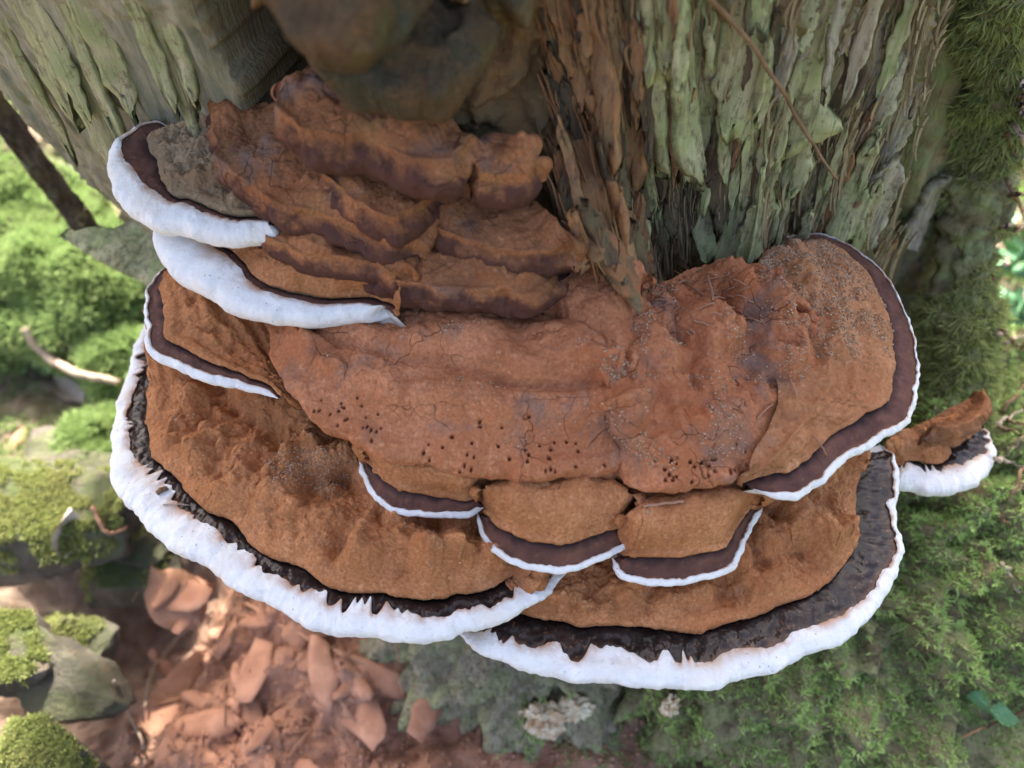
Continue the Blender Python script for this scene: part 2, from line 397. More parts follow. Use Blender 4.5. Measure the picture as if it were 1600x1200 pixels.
def flake_mat(name, c1, c2, green, fz=8):
    m = NT(name)
    oi = m.n('ShaderNodeObjectInfo'); rv = oi.outputs['Random']
    g1 = m.map(m.noise(1, 6, 0.65, m.scalev((120, 120, fz))), 0.3, 0.7)
    col = m.mix(g1, c1, c2); col = m.mix(m.math('MULTIPLY', m.map(m.noise(38, 5), 0.40, 0.62), green), col, (0.29, 0.35, 0.15))
    col = m.mix(m.math('MULTIPLY', m.map(m.noise(85, 5, 0.7), 0.54, 0.68), 0.75), col, (0.12, 0.078, 0.05))
    col = m.mix(m.math('MULTIPLY', rv, 0.28), col, (0.17, 0.115, 0.075))
    col = m.mix(m.math('MULTIPLY', m.attr('rim'), m.map(m.noise(120, 4), 0.4, 0.65, 0, 0.55)), col, (min(.55, c2[0] * 1.2), c2[1] * 1.1, c2[2] * .85))
    st = m.map(m.noise(1, 5, 0.7, m.scalev((260, 260, 18))), 0.52, 0.64); col = m.mix(m.math('MULTIPLY', st, 0.7), col, (c1[0] * .35, c1[1] * .33, c1[2] * .3))
    s = m.map(m.noise(330, 3), 0.66, 0.72); col = m.mix(m.math('MULTIPLY', s, 0.7), col, (0.05, 0.035, 0.025))
    nr = m.bump(m.noise(1, 5, 0.65, m.scalev((230, 230, 25))), 0.7, 0.003); nr = m.bump(m.noise(300, 5, 0.7), 0.6, 0.0018, nr)
    return m.done(col, 0.9, nr, 0.2)
M['flake_green'] = flake_mat('green_bark', (0.27, 0.26, 0.14), (0.55, 0.54, 0.33), 0.85)
M['flake_pale'] = flake_mat('pale_bark', (0.29, 0.25, 0.19), (0.56, 0.51, 0.41), 0.35)
M['flake_rust'] = flake_mat('rusty_bark', (0.18, 0.09, 0.05), (0.42, 0.21, 0.105), 0.2)
M['flake_dark'] = flake_mat('dark_bark', (0.05, 0.035, 0.025), (0.12, 0.085, 0.06), 0.2)

TR, TRM, TP, TPX, TPY, TN, TA, TFRONT = build_trunk()
bpy.context.view_layer.update()
dg = bpy.context.evaluated_depsgraph_get()
def hit(p):
    d = Vector(ray(p)).normalized()
    ok, loc, nrm, idx, ob, _ = sc.ray_cast(dg, Vector(CAM), d)
    if not ok: return None
    if nrm.dot(d) > 0: nrm = -nrm
    return np.array(loc), np.array(nrm)

def flake(center_px, W, L, mat, lean=0.33, lift=0.004, th=0.003, seed=0, jag=0.25, rot=0.0, off=0.002, bow=0.0, name='bark_flake', curl=0.0):
    h = hit(center_px)
    if h is None: return None
    c, n = h
    n = n * np.array([1, 1, 0.25]); 
    n = 0.65 * n / np.linalg.norm(n) + 0.35 * np.array([0.25 * np.sign(c[0]), -1, 0.1]); n /= np.linalg.norm(n)
    u = np.array([-lean + math.sin(rot), 0, 1.0]); u -= n * (u @ n); u /= np.linalg.norm(u)
    s = np.cross(u, n)
    nv, nu = 46, 9
    t = np.linspace(-1, 1, nv); q = np.linspace(-1, 1, nu)
    env = np.clip(1 - np.abs(t) ** 5, 0, 1) ** 0.5
    jl = 1 + jag * fbm(np.stack([t * 2.3 + seed * 3.1, np.full(nv, 0.3 + seed), np.zeros(nv)], 1), 4, seed, 0.5) * 2
    jr = 1 + jag * fbm(np.stack([t * 2.3 + seed * 5.7, np.full(nv, 9.3 + seed), np.zeros(nv)], 1), 4, seed + 5, 0.5) * 2
    endj = fbm(np.stack([q * 2.2, np.full(nu, seed * 1.7), np.zeros(nu)], 1), 3, seed + 9) * 0.35
    T, Q = np.meshgrid(t, q, indexing='ij')
    wl = np.where(Q < 0, jl[:, None], jr[:, None]) * env[:, None]
    X = Q * wl * W; Y = (T + endj[None, :] * np.abs(T) ** 3) * L + bow * L * Q * 0.2
    Hh = off + lift * (np.abs(T) ** 3) + curl * Q + 0.0035 * fbm(np.stack([X * 60, Y * 18, np.full_like(X, seed * 2.3)], -1), 3, seed + 3) - 0.35 * W * Q * Q * 0.25
    top = c + X[..., None] * s + Y[..., None] * u + (Hh + th)[..., None] * n
    bot = c + X[..., None] * s * 0.96 + Y[..., None] * u * 0.985 + (Hh - 0.006)[..., None] * n
    V = np.vstack([top.reshape(-1, 3), bot.reshape(-1, 3)]) - np.array([0.1, 0.3, -0.5])
    F = gridfaces(nv, nu); K = nv * nu
    ring = np.concatenate([np.arange(nu), np.arange(1, nv) * nu + nu - 1, (nv - 1) * nu + np.arange(nu - 2, -1, -1), np.arange(nv - 2, 0, -1) * nu])
    r2 = np.roll(ring, -1)
    F = np.vstack([F, F[:, ::-1] + K, np.stack([ring, ring + K, r2 + K, r2], 1)])
    rm = np.maximum(np.abs(Q) ** 5, np.abs(T) ** 14).ravel()
    me = mesh_np(name, V, F, True, dict(rim=np.concatenate([rm, rm])))
    return obj(name, me, mat, TR)

# main traced plates (pixel centre, half width, half length, material)
rs = random.Random(3)
plates = [((1238, 85), .033, .080, 'flake_green', .03, .009), ((1165, 60), .013, .06, 'flake_green', .14, .008), ((1195, 290), .012, .05, 'flake_green', .10, .006),
          ((1260, 215), .009, .045, 'flake_green', .05, .008), ((1385, 90), .015, .075, 'flake_pale', .0, .006), ((1362, 330), .014, .06, 'flake_pale', -.02, .006),
          ((1330, 300), .009, .05, 'flake_green', .0, .005), ((1445, 330), .018, .04, 'flake_pale', -.08, .002), ((1290, 330), .010, .06, 'flake_rust', .0, .003),
          ((1095, 130), .010, .08, 'flake_green', .2, .006), ((1055, 110), .009, .085, 'flake_green', .22, .006), ((1020, 100), .007, .085, 'flake_green', .25, .005),
          ((1150, 330), .011, .055, 'flake_green', .12, .006), ((1105, 320), .009, .045, 'flake_green', .15, .006), ((1030, 320), .007, .05, 'flake_green', .22, .006),
          ((975, 120), .008, .08, 'flake_rust', .3, .005), ((940, 60), .008, .075, 'flake_rust', .33, .005), ((1180, 360), .008, .03, 'flake_green', .1, .007), ((1330, 70), .016, .07, 'flake_dark', .0, .003)]
for i, (c, W_, L_, mt, ln, of) in enumerate(plates):
    flake(c, W_, L_, M[mt], ln, 0.005, 0.0035, 100 + i, 0.30, 0, of, 0.1, curl=0.002 * (-1) ** i)
for i in range(250):
    x = rs.uniform(860, 1420); y = rs.uniform(-20, 400)
    ln = 0.36 - (x - 850) / 550 * 0.36
    k = rs.random()
    if x < 985: mt = 'flake_rust' if k < 0.7 else 'flake_dark'
    elif x < 1080: mt = ['flake_green', 'flake_dark', 'flake_rust'][int(k * 3)]
    else: mt = 'flake_green' if k < 0.74 else ('flake_pale' if k < 0.88 and x > 1150 else ('flake_dark' if k < .92 else 'flake_rust'))
    flake((x, y), rs.uniform(.0016, .0052), rs.uniform(.012, .050), M[mt], ln, rs.uniform(0.001, .004), .0022, 300 + i, 0.36, rs.uniform(-.06, .06), rs.uniform(0.000, .005), curl=rs.uniform(-.0015, .0015))
for i in range(9):     # splinters and slivers on the bare wood
    x = rs.uniform(0, 300); y = rs.uniform(0, 150)
    flake((x, y), rs.uniform(.003, .012), rs.uniform(.04, .13), M['wood_sliver'] if 'wood_sliver' in M else M['flake_green'], 0.02, 0.002, .002, 500 + i, 0.35, 0, .000)
fr_ = np.random.default_rng(77)
fm = ~((TPX < 1010) & (TPY > 290)) & (TPX > 850) & (TPX < 1430) & (TPY > -40) & (TPY < 440) & TFRONT
fi, fj = np.nonzero(fm); fk = fr_.integers(0, len(fi), 2600); fP = TP[fi[fk], fj[fk]]; fN = TN[fi[fk], fj[fk]]; fx = TPX[fi[fk], fj[fk]]
ln_ = 0.36 - np.clip((fx - 850) / 550, 0, 1) * 0.36 + fr_.normal(0, .05, len(fk))
fu = np.stack([-ln_, 0 * ln_, 1 + 0 * ln_], 1); fu -= fN * np.sum(fu * fN, 1, keepdims=True); fu /= np.linalg.norm(fu, axis=1, keepdims=True); fs = np.cross(fu, fN)
fL = fr_.uniform(.008, .034, len(fk)); fW = fr_.uniform(.0004, .0013, len(fk)); cv = fr_.normal(0, .0015, len(fk))
rowsF = []
for t_ in np.linspace(-1, 1, 6):
    c = fP + fu * (t_ * fL)[:, None] + fN * (0.0035 + 0.003 * abs(t_) ** 3)[..., None] if np.isscalar(t_) and False else fP + fu * (t_ * fL)[:, None] + fN * (0.0030 + 0.0030 * abs(t_) ** 3) + fs * (cv * t_ * t_)[:, None]
    wv_ = (fW * (1 - 0.75 * abs(t_)))[:, None]
    rowsF += [c - fs * wv_ - fN * .0008, c + fN * .0008, c + fs * wv_ - fN * .0008]
FV = np.stack(rowsF, 1) - np.array([0.1, 0.3, -0.5]); fq = []
for r_ in range(5):
    for c_ in range(2): fq.append([r_ * 3 + c_, r_ * 3 + c_ + 1, r_ * 3 + c_ + 4, r_ * 3 + c_ + 3])
FF = (np.array(fq)[None] + 18 * np.arange(len(fk))[:, None, None]).reshape(-1, 4)
def fibre_mat():
    m = NT('bark_fibre'); c = m.mix(m.attr('rnd'), (0.12, 0.085, 0.045), (0.40, 0.33, 0.19)); c = m.mix(m.attr('rust'), c, (0.34, 0.155, 0.075))
    return m.done(c, .9, m.bump(m.noise(400, 3), .4, .001), .15)
rust_ = np.clip((1010 - fx) / 120, 0, 1) * fr_.uniform(.4, 1, len(fk))
fo = obj('bark_fibres', mesh_np('bark_fibres', FV.reshape(-1, 3), FF, True, dict(rnd=np.repeat(fr_.random(len(fk)), 18), rust=np.repeat(rust_, 18))), fibre_mat(), TR); fo['kind'] = 'stuff'
# loose bark shell along the left edge and the torn tongue of bark
def slab(name, pxs, ys, widthvec, th, mat, seed, taper=(1, 1), jg=.30):
    C = catmull(np.array([aty(p, y) for p, y in zip(pxs, ys)]), 60)
    k = 12; q = np.linspace(0, 1, k)
    jag = np.interp(np.linspace(0, 1, 60), np.linspace(0, 1, len(taper)), taper) * (1 + jg * fbm(np.stack([np.linspace(0, 9, 60), np.full(60, seed), np.zeros(60)], 1), 4, seed))
    W_ = np.asarray(widthvec)
    G = C[:, None] + (q[None, :, None] * jag[:, None, None]) * W_[None, None]
    G += (0.010 * fbm(G * 22, 4, seed) + 0.003 * billow(G * 90, 2, seed))[..., None] * np.array([.4, -.8, .3])
    n = np.cross(np.gradient(C, axis=0).mean(0), W_); n /= np.linalg.norm(n)
    if n[1] > 0: n = -n
    top = G + n * th; V = np.vstack([top.reshape(-1, 3), G.reshape(-1, 3)]) - np.array([0.1, 0.3, -0.5])
    F = gridfaces(60, k); K = 60 * k
    ring = np.concatenate([np.arange(k), np.arange(1, 60) * k + k - 1, 59 * k + np.arange(k - 2, -1, -1), np.arange(58, 0, -1) * k]); r2 = np.roll(ring, -1)
    F = np.vstack([F, F[:, ::-1] + K, np.stack([ring, ring + K, r2 + K, r2], 1)])
    return obj(name, mesh_np(name, V, F), mat, TR)
slab('bark_shell', [(-60, 128), (2, 214), (60, 292), (126, 376)], [.40, .40, .39, .37], (.020, .02, 0.0), .008, M['flake_dark'], 3, (1, 1), .15)
slab('bark_tongue', [(98, 372), (150, 405), (215, 440), (290, 480)], [.27, .25, .23, .20], (.075, .06, .04), .007, M['flake_green'], 8, (.10, .45, .8, 1.1, 1.2), .35)

# ================================================================== THE BRACKETS
CAPS = {}
def shoulder(G, r0, down=.010, rows0=0):
    n, m = G.shape[:2]
    u = np.clip((np.arange(n) - rows0) / max(1, n - 1 - rows0), 0, 1)
    r = r0 * (np.sin(np.pi * np.clip(u * 0.9 + 0.06, 0, 1)) ** 0.6)[:, None]
    def side(E, Inn):
        o = E - Inn; o[:, 2] = 0
        for _ in range(12): o[1:-1] = (o[:-2] + o[1:-1] + o[2:]) / 3
        o = o / np.maximum(np.linalg.norm(o, axis=1, keepdims=True), 1e-9)
        out = []
        for a in np.linspace(0, np.pi / 2, 9)[1:]:
            c = E + o * r * math.sin(a); c[:, 2] -= (r * (1 - math.cos(a)))[:, 0]; out.append(c)
        for k in (0.35, 0.7, 1.0):
            c = out[7].copy(); c -= o * r * 0.5 * k; c[:, 2] -= down * k * (r / r0)[:, 0]; out.append(c)
        return out
    k = max(4, m // 40)
    L_ = side(G[:, 0].copy(), G[:, k]); R_ = side(G[:, -1].copy(), G[:, -1 - k])
    return np.concatenate([np.stack(L_[::-1], 1), G, np.stack(R_, 1)], 1)
def bracket(key, label, rim, zr, root, zt, group=None, name='bracket_fungus', N=420, MR=110, th=.016, mw=.018, bw=.012, brise=0.0, step=.003,
            lip='white', band='wet', cap='cap', dome=1.7, lumpf=55, lump=.004, radial=0.0, radf=40, ridges=(), bumps=(), holes=(), teeth=0.0, tfreq=120,
            drop=.045, seed=1, wob=.0015, ring=0.0, ringf=9, edgelump=0.25, sink=0.0, knobs=None, bare=0.35, sh=.005, swell=0.0):
    rim = np.asarray(rim, float); root = np.asarray(root, float)
    zr_ = np.interp(np.linspace(0, 1, len(rim)), np.linspace(0, 1, len(np.atleast_1d(zr))), np.atleast_1d(zr))
    zt_ = np.interp(np.linspace(0, 1, len(root)), np.linspace(0, 1, len(np.atleast_1d(zt))), np.atleast_1d(zt))
    Rm = catmull(np.array([at(p, z) for p, z in zip(rim, zr_)]), N)
    B = catmull(np.array([at(p, z) for p, z in zip(root, zt_)]), N)
    s = np.linspace(0, 1, N)
    arc = np.concatenate([[0], np.cumsum(np.linalg.norm(np.diff(Rm, axis=0), axis=1))])
    T = np.gradient(Rm, axis=0); T[:, 2] = 0; T /= np.linalg.norm(T, axis=1, keepdims=True)
    I = np.stack([-T[:, 1], T[:, 0], 0 * s], 1)
    tow = (B - Rm); tow[:, 2] = 0
    if np.mean(np.sum(I * tow, 1)) < 0: I = -I
    e = tow / np.maximum(np.linalg.norm(tow, axis=1, keepdims=True), 1e-6)
    wt = np.clip(np.sum(I * e, 1), 0, 1)[:, None]
    I = I * (0.35 + 0.65 * wt) + e * (0.65 - 0.65 * wt); I /= np.linalg.norm(I, axis=1, keepdims=True)
    for _ in range(6):
        I[1:-1] = (I[:-2] + 2 * I[1:-1] + I[2:]) / 4
    wn = fbm(np.stack([arc * 28, 0 * arc + seed, 0 * arc], 1), 4, seed, 0.55)
    Rm = Rm - I * (wob * 2.2 * wn)[:, None]; Rm[:, 2] += wob * 1.5 * fbm(np.stack([arc * 22, 0 * arc + seed + 5, 0 * arc], 1), 3, seed + 3)
    arr = lambda v: np.interp(s, np.linspace(0, 1, len(np.atleast_1d(v))), np.atleast_1d(v))
    th_, mw_, bw_, br_ = arr(th), arr(mw), arr(bw), arr(brise)
    tp = sstep(-0.004, 0.05, s) * sstep(-0.004, 0.05, 1 - s) * 0.88 + 0.12
    th_ = th_ * tp; mw_ = mw_ * tp; br_ = br_ * tp; dropt = drop * (0.1 + 0.9 * sstep(0, 0.2, s) * sstep(0, 0.2, 1 - s))
    L = np.linalg.norm(tow, axis=1)
    lim = 0.6 * L / np.maximum(mw_ + bw_, 1e-6); sc_ = np.minimum(1, lim); mw_ = mw_ * sc_; bw_ = bw_ * sc_
    jag = np.zeros(N)
    if teeth > 0:
        a = arc[:, None] * np.array([[tfreq, 0, 0]]) + np.array([[0, seed * 1.3, 0]])
        a = a + np.stack([1.2 * pn(a * 0.35, seed + 2), 0 * arc, 0 * arc], 1)
        j = 1 - np.abs(pn(a, seed)) * 3.2; j2 = 1 - np.abs(pn(a * 1.9, seed + 4)) * 3.0; j3 = pn(a * 0.5, seed + 6)
        big = 0.15 + 1.25 * np.clip(0.45 + 1.7 * pn(a * 0.22, seed + 9), 0, 1.2)
        jag = 1.15 * teeth * (big * (np.clip(j, -0.25, 1) ** 1 * 0.85 + np.clip(j2, -0.2, 1) * 0.35) + 0.5 * j3)
        for _ in range(3): jag[1:-1] = (jag[:-2] + jag[1:-1] + jag[2:]) / 3
    mwj = np.clip(mw_ + jag, 0.12 * mw_, mw_ + 0.85 * bw_)
    def prof(ctrl, rows):      # ctrl: list of (d array, z array)
        D = np.stack([c[0] + 0 * s for c in ctrl]); Zc = np.stack([c[1] + 0 * s for c in ctrl])
        k = len(ctrl); u = np.linspace(0, k - 1, rows); i = np.clip(u.astype(int), 0, k - 2); f = (u - i)[:, None]
        def cr(A):
            p0 = A[np.clip(i - 1, 0, k - 1)]; p1 = A[i]; p2 = A[i + 1]; p3 = A[np.clip(i + 2, 0, k - 1)]
            return 0.5 * (2 * p1 + (p2 - p0) * f + (2 * p0 - 5 * p1 + 4 * p2 - p3) * f ** 2 + (3 * p1 - p0 - 3 * p2 + p3) * f ** 3)
        return cr(D), cr(Zc)
    def place(D, Zc):
        return Rm[None] + D[..., None] * I[None] + np.stack([0 * Zc, 0 * Zc, Zc], -1)
    ztop = 0.45 * th_
    parts = []
    # lip
    dl, zl = prof([(0.75 * th_, -0.62 * th_), (0.28 * th_, -0.52 * th_), (0.03 * th_, -0.22 * th_), (0.0 * th_, 0.08 * th_), (0.16 * th_, 0.32 * th_),
                   (np.minimum(0.55 * th_, 0.6 * mwj), ztop), (0.8 * mwj, ztop + 0.02 * th_), (mwj, ztop - 0.0006)], 22)
    lipG = place(dl, zl)
    cz = ztop + br_
    dE = mw_ + bw_
    if bw > 0 if np.isscalar(bw) else True:
        zb0 = ztop - 0.0016 - sink
        db, zb = prof([(mwj - 0.0006, zb0), (mwj + 0.3 * (dE - mwj), zb0 + 0.22 * br_), (mwj + 0.65 * (dE - mwj), zb0 + 0.6 * br_), (dE + 0.0015, zb0 + br_ - 0.001)], 16)
        bandG = place(db, zb)
    else: bandG = None; dE = mwj; cz = ztop; step = 0
    # cap: rolled edge then surface to the root
    ce = place(np.stack([dE + 0.0012, dE, dE + 0.0008, dE + 0.003]), np.stack([cz - 0.0015 - sink, cz + 0.35 * step, cz + 0.8 * step, cz + step])) if step > 0 else place(np.stack([dE]), np.stack([ztop - 0.0006]))
    E = ce[-1]
    t = np.linspace(0, 1, MR)[1:] ** 0.92
    g = 1 - (1 - t) ** dome
    capG = E[None] * (1 - t)[:, None, None] + B[None] * t[:, None, None]
    capG[..., 2] = E[None, :, 2] + (B[None, :, 2] - E[None, :, 2]) * g[:, None]
    capG = np.concatenate([ce, capG], 0)
    tt = np.concatenate([np.zeros(len(ce)), t])
    SS, TT = np.meshgrid(s, tt); AA = np.broadcast_to(arc[None], SS.shape)
    ramp = edgelump + (1 - edgelump) * sstep(0.0, 0.22, TT); ramp[:max(1, len(ce) - 1)] = 0.1
    q = capG + np.array([seed * 1.7, seed * 0.9, 0])
    lump = lump * 1.5
    d = lump * (0.8 * billow(q * lumpf * 0.62, 3, seed, 0.38) + 0.7 * fbm(q * lumpf * 0.35, 2, seed + 31)) + lump * 0.26 * billow(q * lumpf * 2.3, 2, seed + 63) + lump * 0.12 * fbm(q * lumpf * 4.5, 2, seed + 61)
    if radial > 0:
        rq = np.stack([AA * radf, TT * 3.0, 0 * TT + seed], -1)
        d += radial * (billow(rq, 2, seed + 7) * sstep(0.05, 0.3, TT) * (1 - 0.5 * sstep(0.7, 1, TT)) )
    wv = 0.10 * pn(np.stack([AA * 14, TT * 2, 0 * TT + seed], -1), seed + 11)
    for (t0, hh, wd) in ridges:
        d += hh * np.exp(-((TT - t0 - wv) / wd) ** 2)
    if ring > 0:
        d += ring * (np.clip(L / 0.11, 0.1, 1)[None] ** 2) * np.sin((TT + wv * 0.6) * ringf * 2 * np.pi) * (1 - sstep(0.55, 0.85, TT))
    d *= ramp
    if swell: d += swell * (np.sin(np.pi * SS) ** 0.6) * np.sin(np.pi * np.clip(TT * 1.1, 0, 1)) ** 0.8
    capX = np.ascontiguousarray(capG[..., 0]); capY = np.ascontiguousarray(capG[..., 1])
    if knobs:
        kr = random.Random(seed * 7 + 1)
        for _ in range(knobs[0]):
            ti = kr.uniform(0.10, 0.9); ci = kr.randrange(N); ri = int(np.searchsorted(tt, ti))
            r_ = kr.uniform(knobs[1], knobs[2]); c = capG[min(ri, len(tt) - 1), ci]; asp = kr.uniform(0.6, 1.0); an = kr.uniform(0, 3.14)
            wi = np.nonzero((np.abs(capX - c[0]) < r_) & (np.abs(capY - c[1]) < r_))
            ux = capX[wi] - c[0]; uy = capY[wi] - c[1]
            a_ = (ux * math.cos(an) + uy * math.sin(an)) / r_; b_ = (uy * math.cos(an) - ux * math.sin(an)) / (r_ * asp)
            kk = np.clip(1 - a_ * a_ - b_ * b_, 0, 1)
            sg = 1 if kr.random() < 0.72 else -0.9
            d[wi] += sg * knobs[3] * (r_ / knobs[2]) * (kk ** 0.85 if sg > 0 else kk ** 1.5) * ramp[wi]
    for (bx, by, br, bh) in bumps:
        zc_ = float(np.mean(zr_)) * 0.5 + float(np.mean(zt_)) * 0.5
        c = at((bx, by), zc_); dd = np.hypot(capG[..., 0] - c[0], capG[..., 1] - c[1]) / br
        d += bh * np.clip(1 - dd * dd, 0, 1) ** 0.8
    Nn = grid_normals(capG); Nn = np.where(np.mean(Nn[..., 2]) < 0, -Nn, Nn)
    for _ in range(3):
        Nn[1:-1] = (Nn[:-2] + Nn[1:-1] + Nn[2:]) / 3
    Nn = 0.6 * Nn + np.array([0, 0, 0.4])
    capG = capG + Nn * d[..., None]
    def punch(Gx):
        cpx, cpy = project(Gx)
        for (hx, hy, hr) in holes:
            r2 = np.hypot(cpx - hx, cpy - hy) / hr; k_ = 1 - sstep(0.55, 1.15, r2)
            Gx[..., 2] -= 0.006 * k_; Gx[..., 1] += 0.002 * k_
    # lip micro relief
    ln = 0.0011 * fbm(lipG * 85, 3, seed + 80) * sstep(0, 0.15, np.linspace(0, 1, 22))[:, None]
    if lip == 'cap': ln = ln + lump * 0.9 * (billow(lipG * lumpf * 0.8, 3, seed + 5, 0.45) + 0.6 * fbm(lipG * lumpf * 0.4, 2, seed + 9)) * np.sin(np.pi * np.linspace(0, 1, 22))[:, None] ** 0.7
    lipG = lipG - I[None] * ln[..., None]; lipG[..., 2] += 0.6 * ln
    if bandG is not None:
        bn = (0.0012 * fbm(bandG * 110, 3, seed + 90) + 0.0003 * pn(np.stack([np.broadcast_to(arc[None], bandG.shape[:2]) * 120, 0 * bandG[..., 0], 0 * bandG[..., 0] + seed], -1), seed)) * np.sin(np.linspace(0.15, np.pi - 0.1, 16))[:, None]
        bandG[..., 2] += bn
    # underside, thicker towards the trunk
    ur = 14; tu = np.linspace(0, 1, ur)[:, None, None]
    ub = B.copy(); ub[:, 2] = np.minimum(Rm[:, 2], B[:, 2]) - th_ - dropt
    und = lipG[0][None] * (1 - tu) + ub[None] * tu
    org = B.mean(0) - np.array([0, 0, 0.02])
    rt = thing(name, label, 'fungus', org, group)
    ed = np.broadcast_to(np.linspace(0, 1, 22)[:, None], lipG.shape[:2]).copy()
    ed[:12] *= 0.5
    lipname = {'white': 'white_margin', 'under_dark': 'dark_edge'}.get(lip, 'rolled_edge')
    if lip == 'cap':
        capG2 = np.concatenate([lipG[:-1], capG], 0)
        for _ in range(14): capG2[12:34] = 0.25 * capG2[11:33] + 0.5 * capG2[12:34] + 0.25 * capG2[13:35]
        punch(capG2)
        capG2 = shoulder(capG2, sh, rows0=10)
        u_ = np.concatenate([np.linspace(0, 1, 21), np.full(len(capG), 1.0) + tt * 4])
        bv = np.clip(1.0 - (u_ - bare) / 0.5, 0, 1)
        grid_obj('cap', capG2, M[cap], rt, org, attrs=dict(bare=np.broadcast_to(bv[:, None], capG2.shape[:2])))
    else:
        grid_obj(lipname, lipG, M[lip], rt, org, attrs=dict(edge=ed))
        grid_obj('cap', shoulder(capG, sh), M[cap], rt, org)
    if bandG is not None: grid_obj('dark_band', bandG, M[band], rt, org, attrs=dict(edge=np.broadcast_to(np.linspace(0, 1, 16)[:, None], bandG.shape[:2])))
    grid_obj('pore_surface', und, M['pore'] if lip == 'white' else M['under_dark'], rt, org, flip=True)
    CAPS[key] = capG
    return rt

hs = random.Random(21)
def hole_field(x0, x1, y0, y1, n, r0=2.0, r1=3.4):
    return [(hs.uniform(x0, x1), hs.uniform(y0, y1), hs.uniform(r0, r1)) for _ in range(n)]

# ---- lowest tier
bracket('G2', 'lowest large bracket with wet black band and thick white margin above the green moss',
    [(716, 985), (740, 1012), (768, 1028), (812, 1044), (860, 1058), (920, 1068), (1000, 1074), (1080, 1077), (1120, 1073), (1156, 1061), (1200, 1052), (1240, 1036), (1280, 1018), (1328, 996), (1364, 960), (1388, 924), (1406, 888), (1410, 860), (1403, 828), (1400, 800), (1404, 768), (1403, 735), (1396, 712), (1374, 694)], -0.12,
    [(850, 880), (920, 860), (1000, 840), (1080, 810), (1160, 780), (1240, 740), (1300, 700), (1320, 670)], [-.10, -.098, -.09, -.08, -.075, -.075],
    N=1000, MR=190, th=[.012, .016, .016, .016, .014, .010, .008], mw=[.010, .017, .017, .017, .016, .009, .0045, .004], bw=[.022, .022, .024, .022, .022, .026, .030, .026], step=.004, lumpf=42, lump=.0042, radial=.0035, radf=34,
    teeth=.0055, tfreq=75, seed=5, cap='cap', sink=.001, knobs=(130, .004, .020, .0105), ridges=[(0.25, .004, .09)], bumps=[(1090, 960, .035, .006), (1200, 900, .035, .006), (1270, 830, .03, .006), (930, 960, .03, .003)])
bracket('G1', 'broad lower bracket whose toothed white margin overhangs the red soil and stones',
    [(226, 506), (210, 548), (200, 584), (191, 616), (182, 648), (175, 680), (176, 704), (173, 728), (177, 760), (194, 786), (212, 806), (240, 834), (272, 862), (312, 882), (348, 904), (400, 936), (448, 963), (500, 984), (560, 996), (620, 1001), (680, 1000), (728, 991), (780, 974), (820, 954), (860, 926), (886, 894)], -0.09,
    [(280, 470), (350, 530), (420, 580), (490, 630), (570, 690), (650, 735), (730, 775), (800, 810), (850, 850)], [-.045, -.045, -.05, -.058, -.062, -.068],
    N=1250, MR=220, th=[.012, .014, .018, .020, .018, .016, .010], mw=[.009, .010, .013, .025, .026, .018, .017, .016, .010, .008], bw=[.015, .016, .017, .013, .013, .013, .013, .013, .014, .016], step=.004, lumpf=40, lump=.0055, radial=.0045, radf=30,
    teeth=.0078, tfreq=78, seed=3, cap='cap', sink=.001, knobs=(200, .004, .021, .012), ridges=[(0.36, .006, .07), (0.62, -.005, .08), (0.85, .004, .08)],
    bumps=[(300, 640, .025, .005), (330, 760, .03, .006), (430, 830, .03, .005), (560, 850, .04, .006), (470, 680, .035, .007), (650, 840, .03, .004)])
# ---- small ledges
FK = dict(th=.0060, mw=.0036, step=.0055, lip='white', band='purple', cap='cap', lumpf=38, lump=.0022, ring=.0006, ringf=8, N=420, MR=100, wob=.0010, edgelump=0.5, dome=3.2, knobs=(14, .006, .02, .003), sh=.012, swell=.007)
bracket('F1', 'small ledge with purple-brown band under the wormholed cap, its root end by red crumbs',
    [(560, 722), (563, 740), (572, 760), (582, 778), (602, 793), (632, 804), (680, 809), (712, 809), (738, 806), (756, 796)], -0.045,
    [(572, 704), (600, 704), (640, 710), (690, 720), (730, 730), (770, 740)], -0.012, bw=[.002, .007, .008, .006, .003], brise=[.002, .010, .011, .008, .004], seed=12, teeth=.0006, tfreq=150, **FK)
bracket('F2', 'small fan-shaped ledge with thick purple-brown band, wedged between two similar ledges',
    [(744, 800), (747, 826), (760, 852), (784, 873), (820, 889), (852, 894), (880, 895), (912, 888), (952, 872), (984, 854), (992, 836), (997, 806)], -0.052,
    [(752, 765), (800, 745), (850, 735), (900, 735), (950, 745), (990, 775)], -0.012, bw=[.003, .009, .009, .008, .003], brise=[.004, .012, .014, .012, .005], seed=14, teeth=.0008, tfreq=140, **FK)
bracket('F3', 'small fan-shaped ledge with a broken twig lying behind it, overhanging the lowest bracket',
    [(955, 872), (960, 895), (980, 909), (1004, 913), (1036, 916), (1076, 912), (1120, 902), (1148, 888), (1160, 868), (1165, 848), (1177, 826), (1191, 794)], -0.062,
    [(985, 800), (1020, 778), (1070, 765), (1120, 762), (1160, 765), (1190, 775)], -0.02, bw=[.006, .010, .009, .007, .003], brise=[.008, .012, .012, .008, .004], seed=17, teeth=.0008, tfreq=140, **FK)
FB = dict(lip='cap', bw=0.0, drop=.03, N=320, MR=80)
bracket('F4', 'narrow brown ledge squeezed under the knobbly grey-humped cap',
    [(972, 766), (992, 786), (1030, 792), (1080, 792), (1120, 789), (1152, 778), (1172, 758), (1174, 740)], -0.028,
    [(995, 748), (1040, 745), (1090, 745), (1130, 740), (1165, 730)], -0.005, th=.011, mw=.006, cap='cap', seed=22, lumpf=45, lump=.002, **FB)
